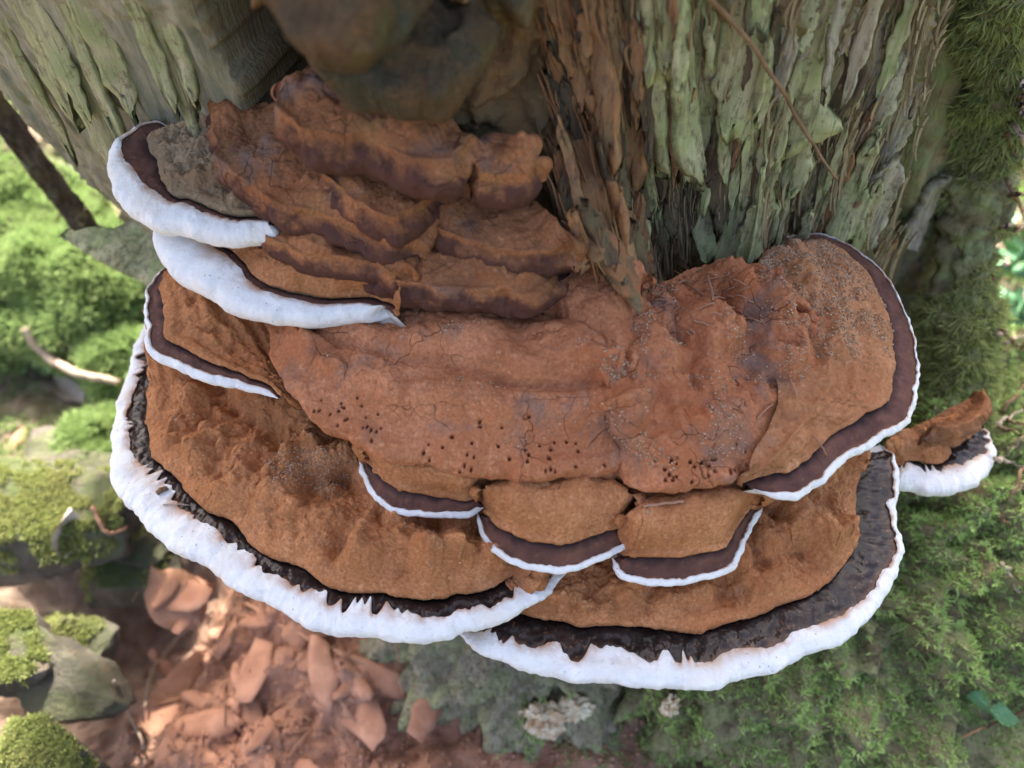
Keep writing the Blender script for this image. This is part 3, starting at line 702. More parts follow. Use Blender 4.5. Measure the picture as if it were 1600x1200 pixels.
bracket('F5', 'thin brown sliver of ledge just under the big wormholed cap',
    [(838, 758), (870, 768), (910, 773), (945, 771), (966, 764), (972, 750)], -0.022,
    [(845, 740), (890, 735), (930, 735), (962, 735)], -0.003, th=.008, mw=.005, cap='cap', seed=25, lumpf=45, lump=.002, **FB)

# ---- middle tier
bracket('E4', 'wide rounded bracket with thin white edge and gritty ringed top against the bark',
    [(1206, 376), (1225, 369), (1256, 366), (1294, 370), (1333, 388), (1372, 420), (1400, 460), (1420, 500), (1429, 532), (1436, 576), (1434, 620), (1421, 652), (1392, 680), (1360, 700), (1322, 720), (1300, 744), (1268, 768), (1236, 780), (1208, 778), (1182, 766)], [.012, .006, -.006, -.012, -.012],
    [(1185, 410), (1195, 450), (1195, 500), (1205, 560), (1215, 620), (1200, 670), (1175, 710), (1165, 735)], [.03, .03, .025, .02, .015, .01],
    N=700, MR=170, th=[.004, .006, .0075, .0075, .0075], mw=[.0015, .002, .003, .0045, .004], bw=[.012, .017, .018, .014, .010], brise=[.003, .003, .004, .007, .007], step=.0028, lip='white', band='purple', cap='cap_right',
    lumpf=48, lump=.0024, ring=.0013, ringf=7, seed=31, knobs=(50, .004, .014, .0042), teeth=.0006, tfreq=160, ridges=[(0.55, .005, .07)], bumps=[(1300, 560, .012, .006), (1280, 470, .03, .006), (1250, 640, .03, .005)])
bracket('E3', 'knobbly old cap with stained grey humps between the gritty bracket and the wormholed cap',
    [(968, 690), (966, 728), (980, 748), (1004, 760), (1040, 766), (1090, 764), (1140, 750), (1176, 733), (1204, 712), (1240, 682), (1276, 656), (1298, 620), (1300, 570), (1290, 520)], [.0, .0, .002, .004, .006],
    [(935, 590), (950, 540), (980, 500), (1010, 460), (1050, 430), (1100, 412), (1160, 405), (1210, 420), (1240, 470)], [.045, .045, .04, .04],
    th=[.018, .022, .022, .016, .006, .004], mw=.010, bw=0.0, lip='cap', cap='cap_red', bare=-0.05, swell=.006, lumpf=34, lump=.004, radial=.002, radf=30, seed=36, knobs=(90, .004, .018, .0095), N=620, MR=190, dome=1.9, drop=.03,
    ridges=[(0.28, -.004, .05), (0.45, .004, .06)], holes=hole_field(1020, 1180, 715, 752, 26, 2.2, 3.6) + hole_field(1130, 1200, 690, 730, 8),
    bumps=[(1010, 570, .030, .016), (1095, 545, .024, .013), (1130, 480, .03, .008), (1180, 500, .02, .011), (1195, 555, .013, .009), (1230, 560, .024, .008), (1100, 640, .03, .006), (1060, 690, .028, .005), (1140, 680, .025, .005), (1260, 470, .03, .006)])
bracket('E2', 'big central brown cap pitted with small wormholes and fine cracks',
    [(422, 505), (424, 530), (427, 555), (438, 590), (460, 622), (484, 648), (520, 676), (560, 698), (612, 716), (672, 728), (740, 740), (800, 746), (860, 748), (912, 743), (958, 730), (984, 712), (982, 688), (962, 656), (944, 620)], [.034, .022, .006, 0, .002],
    [(440, 470), (500, 462), (570, 462), (650, 462), (730, 468), (810, 478), (880, 500), (930, 540), (945, 580)], [.034, .036, .042, .052, .058, .055, .05],
    th=[.014, .016, .020, .023, .024, .018, .010], mw=.012, bw=0.0, lip='cap', cap='cap_red', bare=0.0, swell=.008, lumpf=30, lump=.0032, seed=41, knobs=(60, .004, .022, .0045), N=820, MR=200, dome=1.75, drop=.02,
    ridges=[(0.24, .006, .10), (0.42, -.006, .03), (0.58, .006, .11)], holes=hole_field(640, 950, 690, 738, 30, 1.9, 3.2) + hole_field(490, 600, 620, 690, 26, 1.6, 2.6) + hole_field(700, 880, 650, 690, 6),
    bumps=[(470, 560, .016, .007), (520, 590, .012, .007), (505, 545, .014, .008), (560, 610, .014, .004), (450, 530, .015, .006), (830, 510, .04, -.006)])
bracket('E0', 'smooth reddish hump under the rotten ridge, joining the wormholed and knobbly caps',
    [(858, 505), (880, 545), (915, 580), (955, 604), (990, 596), (1012, 560), (1018, 510), (1010, 470)], [.045, .04, .038, .04, .048],
    [(850, 440), (890, 410), (930, 395), (970, 395), (1000, 410), (1015, 435)], [.075, .08, .08, .075], lip='cap', bw=0.0, cap='cap_red', bare=-.3, th=.014, mw=.006, lumpf=30, lump=.003, seed=48, knobs=(14, .006, .016, .004), N=260, MR=90)
bracket('E1', 'ridged brown bracket with thin white edge under the hooked white rim',
    [(262, 414), (246, 428), (234, 448), (226, 472), (225, 500), (229, 532), (238, 552), (258, 568), (290, 585), (332, 599), (368, 607), (402, 612), (436, 622)], [.03, .02, .012, .008, .005],
    [(330, 430), (400, 440), (440, 460), (455, 490), (458, 530), (465, 575), (475, 610)], [.05, .042, .024, .008, -.002, -.008],
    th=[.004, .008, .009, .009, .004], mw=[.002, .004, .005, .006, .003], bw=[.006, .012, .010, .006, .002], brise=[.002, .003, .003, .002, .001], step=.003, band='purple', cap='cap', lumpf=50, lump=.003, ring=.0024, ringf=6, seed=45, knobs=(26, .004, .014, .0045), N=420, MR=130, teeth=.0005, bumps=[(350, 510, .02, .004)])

# ---- upper left brackets with fat white rims
bracket('T2', 'bracket with a broad hooked white rim below the grey lumpy-topped one',
    [(262, 330), (246, 346), (240, 372), (247, 400), (262, 422), (288, 445), (336, 470), (384, 492), (440, 503), (490, 505), (540, 499), (580, 494), (603, 478)], [.075, .068, .062, .06, .06],
    [(380, 345), (430, 350), (480, 362), (530, 378), (580, 400), (620, 440), (628, 466)], [.10, .10, .095, .09, .08],
    th=[.022, .028, .026, .020, .016, .014], mw=[.026, .036, .030, .018, .013, .009], bw=[.003, .004, .005, .006, .007], step=.003, band='under_dark', cap='cap', lumpf=45, lump=.003, ring=.0012, ringf=4, seed=52, sh=.001, N=520, MR=110, wob=.0012, ridges=[(0.6, .004, .1)])
bracket('T1', 'topmost bracket with a fat white rim and a grey lumpy top against bare wood',
    [(264, 198), (240, 196), (216, 205), (192, 220), (175, 242), (167, 272), (173, 298), (190, 322), (216, 343), (248, 356), (282, 363), (320, 371), (360, 377), (400, 376), (430, 374), (443, 358)], [.118, .112, .105, .10, .10, .10],
    [(320, 185), (345, 185), (370, 200), (385, 230), (400, 265), (425, 300), (445, 325)], [.135, .135, .128, .112, .10],
    th=[.008, .016, .024, .022, .018, .016], mw=[.004, .009, .020, .018, .014, .010], bw=[.016, .022, .016, .006, .005, .004], step=.004, band='under_dark', cap='cap_grey', lumpf=55, lump=.0045, seed=57, sh=.001, knobs=(40, .004, .011, .005), N=520, MR=110, teeth=.0012, tfreq=90, edgelump=.15)

# ---- old brown caps above
OC = dict(lip='cap', bare=0.30, sh=.009, knobs=(9, .008, .022, .005), bw=0.0, cap='cap_old', drop=.03, wob=.0018, N=340, MR=100)
bracket('C3', 'long sloping old brown cap running down from the grey lumpy bracket',
    [(330, 172), (320, 194), (325, 226), (341, 262), (362, 298), (402, 330), (442, 352), (482, 360), (528, 375), (566, 390), (612, 404), (650, 398)], [.135, .13, .12, .11, .105, .10],
    [(348, 160), (380, 155), (430, 160), (480, 190), (530, 230), (590, 280), (640, 310), (680, 330)], [.148, .15, .145, .138, .13, .12], th=.030, mw=.006, lumpf=38, lump=.0035, seed=61, dome=3.2, **OC)
bracket('C7', 'smooth brown cap tucked above the hooked white rim',
    [(404, 374), (420, 392), (448, 408), (484, 421), (540, 426), (580, 434), (610, 448), (628, 440)], [.093, .09, .085],
    [(420, 352), (470, 350), (520, 362), (570, 378), (620, 395), (640, 410)], .102, th=.024, mw=.005, lumpf=34, lump=.0022, seed=64, dome=3.2, **OC)
bracket('C6', 'lowest of the old brown caps, its front edge worn grey',
    [(566, 425), (580, 446), (612, 463), (650, 472), (704, 476), (760, 482), (800, 487), (840, 478), (872, 454), (890, 428)], [.08, .075, .072, .075],
    [(580, 395), (630, 372), (690, 370), (750, 385), (810, 395), (870, 400)], .095, th=.028, mw=.006, lumpf=44, lump=.005, seed=67, dome=3.2, **OC)
bracket('C5', 'wedge-shaped old cap with a purple-brown lower edge beside the rotten ridge',
    [(664, 350), (674, 368), (692, 386), (728, 405), (770, 417), (840, 420), (884, 416), (916, 409), (912, 396)], [.105, .10, .098, .10],
    [(690, 325), (730, 300), (780, 290), (830, 305), (865, 340), (895, 375)], .122, th=.028, mw=.005, lumpf=30, lump=.0025, seed=70, dome=2.6, **OC)
bracket('C4', 'leaf-shaped cap nestled in the middle of the old brown caps',
    [(500, 288), (510, 304), (540, 334), (574, 358), (614, 370), (646, 362), (674, 346), (698, 314)], [.128, .122, .12],
    [(520, 268), (570, 262), (620, 266), (665, 276), (695, 292)], .134, th=.030, mw=.005, lumpf=36, lump=.003, seed=73, dome=3.2, **OC)
bracket('C2', 'small triangular tan cap beside the dark crack in the burl',
    [(720, 258), (728, 284), (740, 304), (784, 308), (830, 303), (842, 282), (838, 262)], [.15, .145, .145],
    [(732, 232), (755, 215), (780, 210), (808, 216), (830, 240)], .163, th=.030, mw=.005, lumpf=24, lump=.0018, seed=76, dome=2.2, **OC)
bracket('C1', 'uppermost rounded old cap with a dark rolled lower edge under the burl',
    [(440, 156), (433, 184), (442, 216), (466, 238), (512, 248), (560, 257), (620, 276), (680, 288), (722, 286), (738, 250)], [.175, .165, .16, .158, .16],
    [(452, 128), (482, 106), (520, 96), (560, 108), (600, 150), (650, 172), (700, 178), (738, 206)], [.185, .19, .185, .175], th=.034, mw=.007, lumpf=30, lump=.004, seed=79, dome=3.2, **OC)
OD = dict(OC); OD.update(cap='cap_dark', bare=-0.2, N=420, knobs=(22, .008, .03, .009), wob=.004)
bracket('D1', 'smooth olive-brown burl-like cap bulging from the trunk top',
    [(478, 20), (486, 60), (494, 100), (540, 128), (600, 148), (660, 152), (710, 142), (742, 112), (752, 72), (742, 20), (726, -40)], [.235, .225, .215, .22, .24],
    [(500, -50), (530, -70), (580, -90), (630, -90), (680, -80), (710, -70)], .245, th=.045, mw=.012, lumpf=26, lump=.008, seed=83, dome=1.7, **OD)
bracket('D2', 'drooping dark olive lobe hanging over the burl-like cap and the hollow',
    [(426, -50), (430, 0), (442, 32), (480, 52), (530, 58), (590, 52), (634, 30), (650, -20)], [.27, .265, .265],
    [(440, -120), (500, -140), (560, -140), (620, -120)], .285, th=.04, mw=.010, lumpf=26, lump=.007, seed=87, dome=1.8, **OD)

# ---- far right bracket and the two old layers over it
bracket('H1', 'small bracket with streaked white margin on the mossy flank of the trunk',
    [(1392, 752), (1404, 762), (1430, 765), (1448, 771), (1472, 773), (1497, 770), (1522, 760), (1542, 743), (1550, 723), (1552, 706), (1544, 687), (1532, 670)], -.15,
    [(1385, 690), (1410, 672), (1440, 662), (1470, 655), (1500, 650), (1520, 648)], -.12, th=.020, mw=[.018, .019, .020, .018, .010, .006], bw=[.008, .008, .006, .020, .026, .02], cap='cap', seed=91, N=360, MR=80, teeth=.005, tfreq=70, lumpf=45, lump=.004)
bracket('H2', 'old brown cap stacked on the small bracket beside the mossy edge',
    [(1446, 686), (1470, 690), (1500, 684), (1530, 668), (1545, 645), (1542, 625), (1530, 612)], -.115,
    [(1446, 662), (1470, 645), (1498, 632), (1518, 622)], -.122, th=.026, mw=.008, lip='cap', cap='cap_old', bw=0.0, seed=94, N=240, MR=70, lumpf=40, lump=.003, dome=3.0, bare=-.1)

# ================================================================== GROUND
def axis(lo, hi, core0, core1, step_, far):
    c = np.arange(core0, core1, step_)
    k = np.arange(1, 40); g = step_ * (1.28 ** k); a = np.cumsum(g)
    up = core1 + a[core1 + a < far]; dn = core0 - a[a < far + core0][::-1] if False else (core0 - a[a - core0 < far])[::-1]
    return np.concatenate([dn, c, up, [far * 1.4]]) if True else c
GXs = axis(0, 0, -1.5, 1.5, 0.0065, 60.0); GYs = axis(0, 0, -0.35, 1.9, 0.0065, 60.0)
def ground_h(x, y):
    z = -0.50 + 0.03 * np.sin(x * 2.1 + 1) * np.cos(y * 1.7)
    z = z - 0.02 + 0.0 * np.exp(-(((x - 0.36) / 0.26) ** 2 + ((y + 0.06) / 0.17) ** 2)) + 0.02 * np.exp(-(((x - 0.62) / 0.16) ** 2 + ((y - 0.02) / 0.24) ** 2))
    z = z + 0.02 * np.exp(-(((x + 0.02) / 0.14) ** 2 + ((y + 0.0) / 0.10) ** 2))
    z = z - 0.15 * np.exp(-(((x + 0.52) / 0.13) ** 2 + ((y - 0.05) / 0.13) ** 2))
    return z
X, Y = np.meshgrid(GXs, GYs)
near = np.exp(-(np.hypot(X, Y - 0.4) / 2.5) ** 4)
q3 = np.stack([X, Y, 0 * X], -1)
soil_w = np.exp(-(((X + 0.16) / 0.29) ** 2 + ((Y + 0.06) / 0.24) ** 2))
Zg = ground_h(X, Y) + near * (0.022 * fbm(q3 * 6, 3, 201) + 0.020 * billow(q3 * 9, 3, 205) * (0.6 + soil_w) + 0.007 * billow(q3 * 34, 3, 207) + 0.0035 * fbm(q3 * 120, 2, 209))
Zg += (1 - near) * 0.25 * fbm(q3 * 0.35, 3, 211) * np.clip(np.hypot(X, Y) / 6, 0, 1)
def ground_mat():
    m = NT('forest_soil')
    so = m.attr('soil'); ms = m.attr('moss')
    red = m.mix(m.map(m.noise(22, 6, 0.65), 0.32, 0.68), (0.33, 0.165, 0.105), (0.55, 0.30, 0.205)); red = m.mix(m.map(m.noise(150, 4), 0.5, 0.7, 0, 0.6), red, (0.30, 0.17, 0.12))
    lit = m.mix(m.map(m.noise(28, 6, 0.7), 0.35, 0.65), (0.10, 0.072, 0.05), (0.34, 0.27, 0.20)); lit = m.mix(m.map(m.vor(34, 'F1'), 0.2, 0.6, 0.0, 0.5), lit, (0.14, 0.10, 0.075))
    col = m.mix(so, lit, red)
    gm = m.math('MULTIPLY', ms, m.map(m.noise(9, 5, 0.6), 0.42, 0.56)); col = m.mix(gm, col, (0.085, 0.15, 0.03))
    nr = m.bump(m.noise(60, 6, 0.7), 0.8, 0.012); nr = m.bump(m.noise(300, 4, 0.7), 0.6, 0.003, nr)
    return m.done(col, 0.95, nr, 0.15)
M['ground'] = ground_mat()
mossw = np.clip(sstep(0.12, 0.3, X) + 0.8 * sstep(0.2, 0.5, Y), 0, 1) * (1 - soil_w)
gro = grid_obj('ground', np.stack([X, Y, Zg], -1), M['ground'], attrs=dict(soil=np.clip(soil_w * 1.6, 0, 1), moss=mossw))
gro['kind'] = 'structure'
def gz(x, y):
    i = np.clip(np.searchsorted(GYs, y), 0, len(GYs) - 1); j = np.clip(np.searchsorted(GXs, x), 0, len(GXs) - 1)
    return Zg[i, j]

# ================================================================== STONES AND MOSS CUSHIONS
def stone_mat(name, moss):
    m = NT(name)
    col = m.mix(m.map(m.noise(18, 6, 0.65), 0.35, 0.66), (0.075, 0.066, 0.055), (0.19, 0.168, 0.14)); col = m.mix(m.map(m.noise(70, 4), 0.55, 0.7, 0, .6), col, (0.20, 0.13, 0.09))
    sx = m.n('ShaderNodeSeparateXYZ'); m.l(m.geo.outputs['Normal'], sx.inputs[0])
    up = m.map(sx.outputs['Z'], 0.25, 0.8); mk = m.math('MULTIPLY', m.math('MULTIPLY', up, m.map(m.noise(14, 5), 0.38, 0.55)), moss)
    col = m.mix(mk, col, (0.11, 0.14, 0.05)); col = m.mix(m.math('MULTIPLY', m.map(m.noise(17, 5), 0.48, 0.64), 0.5), col, (0.05, 0.055, 0.028))
    nr = m.bump(m.noise(45, 8, 0.72), 1.0, 0.014)
    return m.done(col, 0.9, nr, 0.2)
M['stone'] = stone_mat('grey_stone', 0.5); M['stone_moss'] = stone_mat('mossy_stone', 1.0)
def moss_mat(name, c1, c2, c3):
    m = NT(name); a = m.attr('rnd'); tip = m.attr('tip')
    col = m.mix(a, c1, c2); col = m.mix(m.math('MULTIPLY', m.map(m.noise(11, 4), 0.45, 0.65), 0.75), col, c3)
    col = m.mix(m.math('MULTIPLY', tip, 0.45), col, (c2[0] * 1.35, c2[1] * 1.25, c2[2] * 1.1))
    m.b.inputs['Subsurface Weight'].default_value = 0.0
    tr = m.n('ShaderNodeBsdfTranslucent'); m.val(col, tr.inputs[0]); mx = m.n('ShaderNodeMixShader'); mx.inputs[0].default_value = 0.35
    out = [n for n in m.t.nodes if n.type == 'OUTPUT_MATERIAL'][0]
    m.done(col, 0.8, None, 0.2); m.l(m.b.outputs[0], mx.inputs[1]); m.l(tr.outputs[0], mx.inputs[2]); m.l(mx.outputs[0], out.inputs[0])
    return m.m
M['moss'] = moss_mat('green_moss', (0.21, 0.34, 0.10), (0.46, 0.63, 0.24), (0.34, 0.42, 0.18))
M['moss_bright'] = moss_mat('bright_moss', (0.15, 0.24, 0.08), (0.33, 0.45, 0.19), (0.21, 0.28, 0.11))
M['moss_olive'] = moss_mat('olive_moss', (0.17, 0.21, 0.07), (0.36, 0.41, 0.16), (0.27, 0.26, 0.12))

def moss_mesh(name, P, N, length, width, blades=5, spread=1.0, droop=0.0, seed=0):
    r = np.random.default_rng(seed); n = len(P)
    P = np.repeat(P, blades, 0); N = np.repeat(N, blades, 0); rn = np.repeat(r.random(n), blades)
    d = N + spread * r.normal(0, 0.55, P.shape) + np.array([0, 0, -droop]); d /= np.linalg.norm(d, axis=1, keepdims=True)
    a = np.cross(d, r.normal(0, 1, P.shape)); a /= np.linalg.norm(a, axis=1, keepdims=True)
    ln = length * r.uniform(0.5, 1.3, (len(P), 1)); wd = width * r.uniform(0.7, 1.3, (len(P), 1))
    b = P - N * 0.001
    bend = r.normal(0, 0.25, P.shape) * ln
    V = np.stack([b - a * wd * 0.3, b + d * ln * 0.5 + a * wd * 0.5 + bend * 0.3, b + d * ln + bend, b + d * ln * 0.5 - a * wd * 0.5 + bend * 0.3], 1).reshape(-1, 3)
    F = np.arange(len(V)).reshape(-1, 4)
    return mesh_np(name, V, F, False, dict(rnd=np.repeat(np.clip(rn + r.normal(0, .12, len(rn)), 0, 1), 4), tip=np.tile([0, .4, 1, .4], len(P))))
def stuff(name, me, mat, label, cat):
    o = obj(name, me, mat); o['kind'] = 'stuff'; o['label'] = label; o['category'] = cat; return o

def blob(c, rx, ry, rz, seed, amp=0.15, f=3.0, n=40, m=56, flat=0.0, faces=0):
    th = np.linspace(0.02, np.pi - 0.02, n); ph = np.linspace(0, 2 * np.pi, m, endpoint=False)
    T, Pp = np.meshgrid(th, ph, indexing='ij')
    D = np.stack([np.sin(T) * np.cos(Pp), np.sin(T) * np.sin(Pp), np.cos(T)], -1)
    rr = 1 + amp * fbm(D * f * 0.5 + seed * 3.3, 4, seed, 0.5)
    P = D * rr[..., None]
    if faces:
        P = P / (np.sum(np.abs(D) ** 5, -1, keepdims=True) ** 0.2) * 0.85
        r = np.random.default_rng(seed)
        pl = r.normal(0, 1, (faces, 3)); pl /= np.linalg.norm(pl, axis=1, keepdims=True); off = r.uniform(0.5, 0.85, faces)
        pl = np.vstack([pl, [[0.05, -0.05, 1]], [[0, 0, -1]]]); off = np.append(off, [0.62, 0.6])
        for v, o_ in zip(pl, off):
            s_ = P @ v; P = P - np.maximum(s_ - o_, 0)[..., None] * v * 0.94
        P += 0.03 * fbm(P * 5 + seed, 4, seed + 2)[..., None] * D
    P = P * np.array([rx, ry, rz])
    return P + np.asarray(c)
def blob_obj(name, G, mat, parent=None, org=None):
    n, m = G.shape[:2]
    return grid_obj(name, G, mat, parent, org, True)
def samp(G, n, seed, upmin=0.0):
    N = grid_normals(np.concatenate([G[:, -1:], G, G[:, :1]], 1))[:, 1:-1]
    c = G.mean((0, 1)); sg = np.sign(np.sum(N * (G - c), -1).mean()); N = N * (sg if sg else 1)
    r = np.random.default_rng(seed)
    a = np.gradient(G, axis=0); b = (np.roll(G, -1, 1) - np.roll(G, 1, 1)) / 2
    ar = np.linalg.norm(np.cross(a, b), axis=-1) * (N[..., 2] > upmin)
    p = ar.ravel() / ar.sum(); idx = r.choice(len(p), n, p=p)
    i, j = np.unravel_index(idx, ar.shape)
    jt = r.uniform(-.5, .5, (n, 2))
    return G[i, j] + a[i, j] * jt[:, :1] + b[i, j] * jt[:, 1:], N[i, j]

def mossy_boulder(px, zt, r, label, seed, cnt, bright=True):
    c = at(px, zt); c[2] = zt - r[2] * 0.55
    org = np.array([c[0], c[1], gz(c[0], c[1])])
    rt = thing('mossy_boulder', label, 'boulder', org)
    G = blob(c, *r, seed, 0.28, 3.2, 44, 60)
    blob_obj('stone', G, M['stone_moss'], rt, org)
    P, N = samp(G, cnt, seed, -0.2)
    me = moss_mesh('moss_cover', P - org, N, .014, .0035, 5, 1.0, 0.15, seed)
    o = obj('moss_cover', me, M['moss_bright' if bright else 'moss'], rt); o['kind'] = 'stuff'
mossy_boulder((130, 425), -.40, (.15, .13, .12), 'large round moss cushion boulder beside the trunk edge, the biggest cushion', 4, 9000)
mossy_boulder((5, 440), -.42, (.10, .12, .10), 'moss cushion boulder huddled against the biggest cushion', 9, 5000)
mossy_boulder((195, 548), -.44, (.075, .06, .06), 'small moss cushion boulder close against the broad lower bracket', 14, 3000)
mossy_boulder((20, 330), -.40, (.14, .16, .12), 'pale mossy boulder lying behind the biggest moss cushion', 19, 5000)
mossy_boulder((150, 690), -.46, (.06, .06, .05), 'low mossy lump above the flat slab stones', 29, 1800)

def slab_stone(px, zt, r, rot, label, seed, mat, tilt=(0, 0), moss=0, shape=9):
    c = at(px, zt); 
    G = blob((0, 0, 0), *r, seed, 0.16, 4.0, 54, 72, faces=shape)
    Mx = np.array(Matrix.Rotation(rot, 3, 'Z') @ Matrix.Rotation(tilt[0], 3, 'X') @ Matrix.Rotation(tilt[1], 3, 'Y'))
    G = G @ Mx.T + (c - np.array([0, 0, r[2] * 0.6]))
    org = c - np.array([0, 0, r[2]])
    rt = thing('stone', label, 'stone', org)
    blob_obj('rock', G, M[mat], rt, org)
    if moss:
        P, N = samp(G, moss * 3, seed, 0.55)
        k = fbm(P * 16, 3, seed) > -0.12
        o = obj('moss_cover', moss_mesh('moss_cover', P[k] - org, N[k], .0055, .0018, 4, 1.0, 0, seed), M['moss_olive'], rt); o['kind'] = 'stuff'
slab_stone((52, 800), -.36, (.115, .09, .075), R(-8), 'thick flat stone with a moss-carpeted top beside the dark crevice', 33, 'stone_moss', (R(6), R(4)), 2600)
slab_stone((95, 740), -.44, (.15, .07, .04), R(5), 'pale bare slab just behind the moss-carpeted flat stone', 35, 'stone', (R(4), R(0)), 0)
slab_stone((85, 1052), -.39, (.088, .045, .045), R(-20), 'wedge-shaped bare tan stone jutting over the dark crevice', 37, 'stone', (R(4), R(6)), 0, 14)
slab_stone((95, 985), -.42, (.062, .045, .05), R(-12), 'dark block of stone behind the wedge-shaped tan stone', 39, 'stone', (R(8), R(10)), 400)
slab_stone((10, 1010), -.37, (.05, .05, .06), R(20), 'mossy lump of stone beside the wedge-shaped tan stone', 40, 'stone_moss', (R(0), R(0)), 900)
slab_stone((35, 1180), -.37, (.07, .045, .05), R(8), 'moss-topped stone in front of the wedge-shaped tan stone', 43, 'stone_moss', (R(6), R(0)), 1300)
slab_stone((195, 885), -.47, (.075, .06, .05), R(30), 'dim greenish stone at the back of the dark crevice', 45, 'stone_moss', (R(0), R(0)), 300)
slab_stone((75, 690), -.46, (.055, .05, .045), R(15), 'rounded brown stone among the sunlit litter', 47, 'stone')
slab_stone((215, 850), -.46, (.05, .04, .04), R(0), 'dusty brown stone below the toothed white margin', 49, 'stone')

# root mounds of the trunk foot
def mound(name, c, r, seed, amp, mat):
    G = blob(c, *r, seed, 0.12, 3.0, 170, 260)
    D = G - np.asarray(c); D = D / np.linalg.norm(D, axis=-1, keepdims=True)
    k = amp * (0.040 * billow(G * 13, 3, seed) + 0.024 * billow(G * 32, 3, seed + 4) + 0.006 * billow(G * 85, 2, seed + 6))
    G = G + D * k[..., None]
    grid_obj(name, G, mat, TR, (0.1, 0.3, -0.5), True)
    return G
M['root'] = flake_mat('root_bark', (0.13, 0.13, 0.065), (0.26, 0.22, 0.13), 0.9, 40)
MG1 = mound('buttress_root', (.44, .15, -.48), (.42, .33, .25), 3, 1.0, M['root'])
M['root_pale'] = flake_mat('pale_root', (0.17, 0.15, 0.10), (0.38, 0.34, 0.25), 0.55, 60)
MG2 = mound('buttress_root', (.05, .11, -.52), (.25, .24, .20), 7, 0.7, M['root_pale'])
colp = [((1600, -120), .25), ((1594, -20), .26), ((1572, 140), .27), ((1548, 300), .27), ((1526, 450), .22), ((1506, 570), .165), ((1488, 690), .115), ((1480, 830), .07), ((1470, 930), .04)]
CC = catmull(np.array([aty(p, y) for p, y in colp]), 150)
CC[:, 0] -= .012
t_c = np.gradient(CC, axis=0); t_c /= np.linalg.norm(t_c, axis=1, keepdims=True); u_c = np.cross(t_c, [0, 1.0, 0]); u_c /= np.linalg.norm(u_c, axis=1, keepdims=True); v_c = np.cross(t_c, u_c)
a_c = np.linspace(0, 2 * np.pi, 48, endpoint=False)
D_c = np.cos(a_c)[None, :, None] * u_c[:, None] + np.sin(a_c)[None, :, None] * v_c[:, None]
r_c = np.interp(np.linspace(0, 1, 150), [0, .3, .5, .65, .8, 1], [.030, .026, .030, .038, .044, .055])[:, None]
MC = CC[:, None] + D_c * r_c[..., None]
MC = MC + D_c * (0.016 * fbm(MC * 20, 3, 5) + 0.008 * billow(MC * 50, 2, 9))[..., None]
grid_obj('mossy_ridge', MC, M['root'], TR, (0.1, 0.3, -0.5), True)
# moss carpets: the right root mound and the trunk's mossy right edge
bpy.context.view_layer.update()
def pick_trunk(mask, n, seed):
    r = np.random.default_rng(seed)
    i, j = np.nonzero(mask); k = r.integers(0, len(i), n)
    i, j = i[k], j[k]
    i2 = np.clip(i + 1, 0, TP.shape[0] - 1); j2 = (j + 1) % TP.shape[1]
    f = r.random((n, 2))
    P = TP[i, j] + (TP[i2, j] - TP[i, j]) * f[:, :1] + (TP[i, j2] - TP[i, j]) * f[:, 1:]
    return P, TN[i, j]
r0 = np.random.default_rng(5)
ppx, ppy = project(TP)
nz = fbm(TP * 9, 3, 71)
P, N = samp(MG1, 85000, 6, -0.1)
k = fbm(P * 10, 4, 73) + 0.55 * sstep(0.05, 0.30, P[:, 0]) > 0.12
P, N = P[k], N[k]
Pb, Nb = samp(MG2, 16000, 16, -0.1)
k = fbm(Pb * 12, 4, 75) + 0.35 * sstep(-.42, -.5, Pb[:, 2]) + 0.5 * sstep(0.02, 0.2, Pb[:, 0]) > 0.42
P = np.vstack([P, Pb[k]]); N = np.vstack([N, Nb[k]])
stuff('root_moss', moss_mesh('root_moss', P, N, .0065, .0017, 5, 1.1, 0.1, 6), M['moss'], 'dense green moss carpeting the buttress under the lowest bracket', 'moss')
strip = (TP[..., 2] > -0.3) & TFRONT & ((ppx - 1500 + ppy * 0.02) > 0) & (TP[..., 2] < 0.36)
strip &= r0.random(TP.shape[:2]) < np.clip(sstep(1548, 1566, ppx + np.minimum(ppy, 520) * 0.13) * (0.8 + 1.6 * nz), 0, 1)
P, N = pick_trunk(strip, 7000, 7)
Pc, Nc = samp(MC, 22000, 17, -2.0)
kc = fbm(Pc * 14, 3, 19) > -0.22
P = np.vstack([P, Pc[kc]]); N = np.vstack([N, Nc[kc]])
stuff('edge_moss', moss_mesh('edge_moss', P, N, .0105, .0018, 4, 1.1, 0.7, 7), M['moss_olive'], 'shaggy olive moss hanging along the mossy ridge of the trunk', 'moss')
strip2 = (TP[..., 2] < 0.05) & (TP[..., 2] > -0.3) & TFRONT & (ppx > 1405) & (ppx < 1475) & (ppy > 520) & (nz > -0.08)
P, N = pick_trunk(strip2, 6000, 8)
stuff('hanging_moss', moss_mesh('hanging_moss', P, N, .014, .0022, 4, 1.0, 0.9, 8), M['moss_olive'], 'drab hanging moss tufts between the gritty bracket and the small streaked bracket', 'moss')
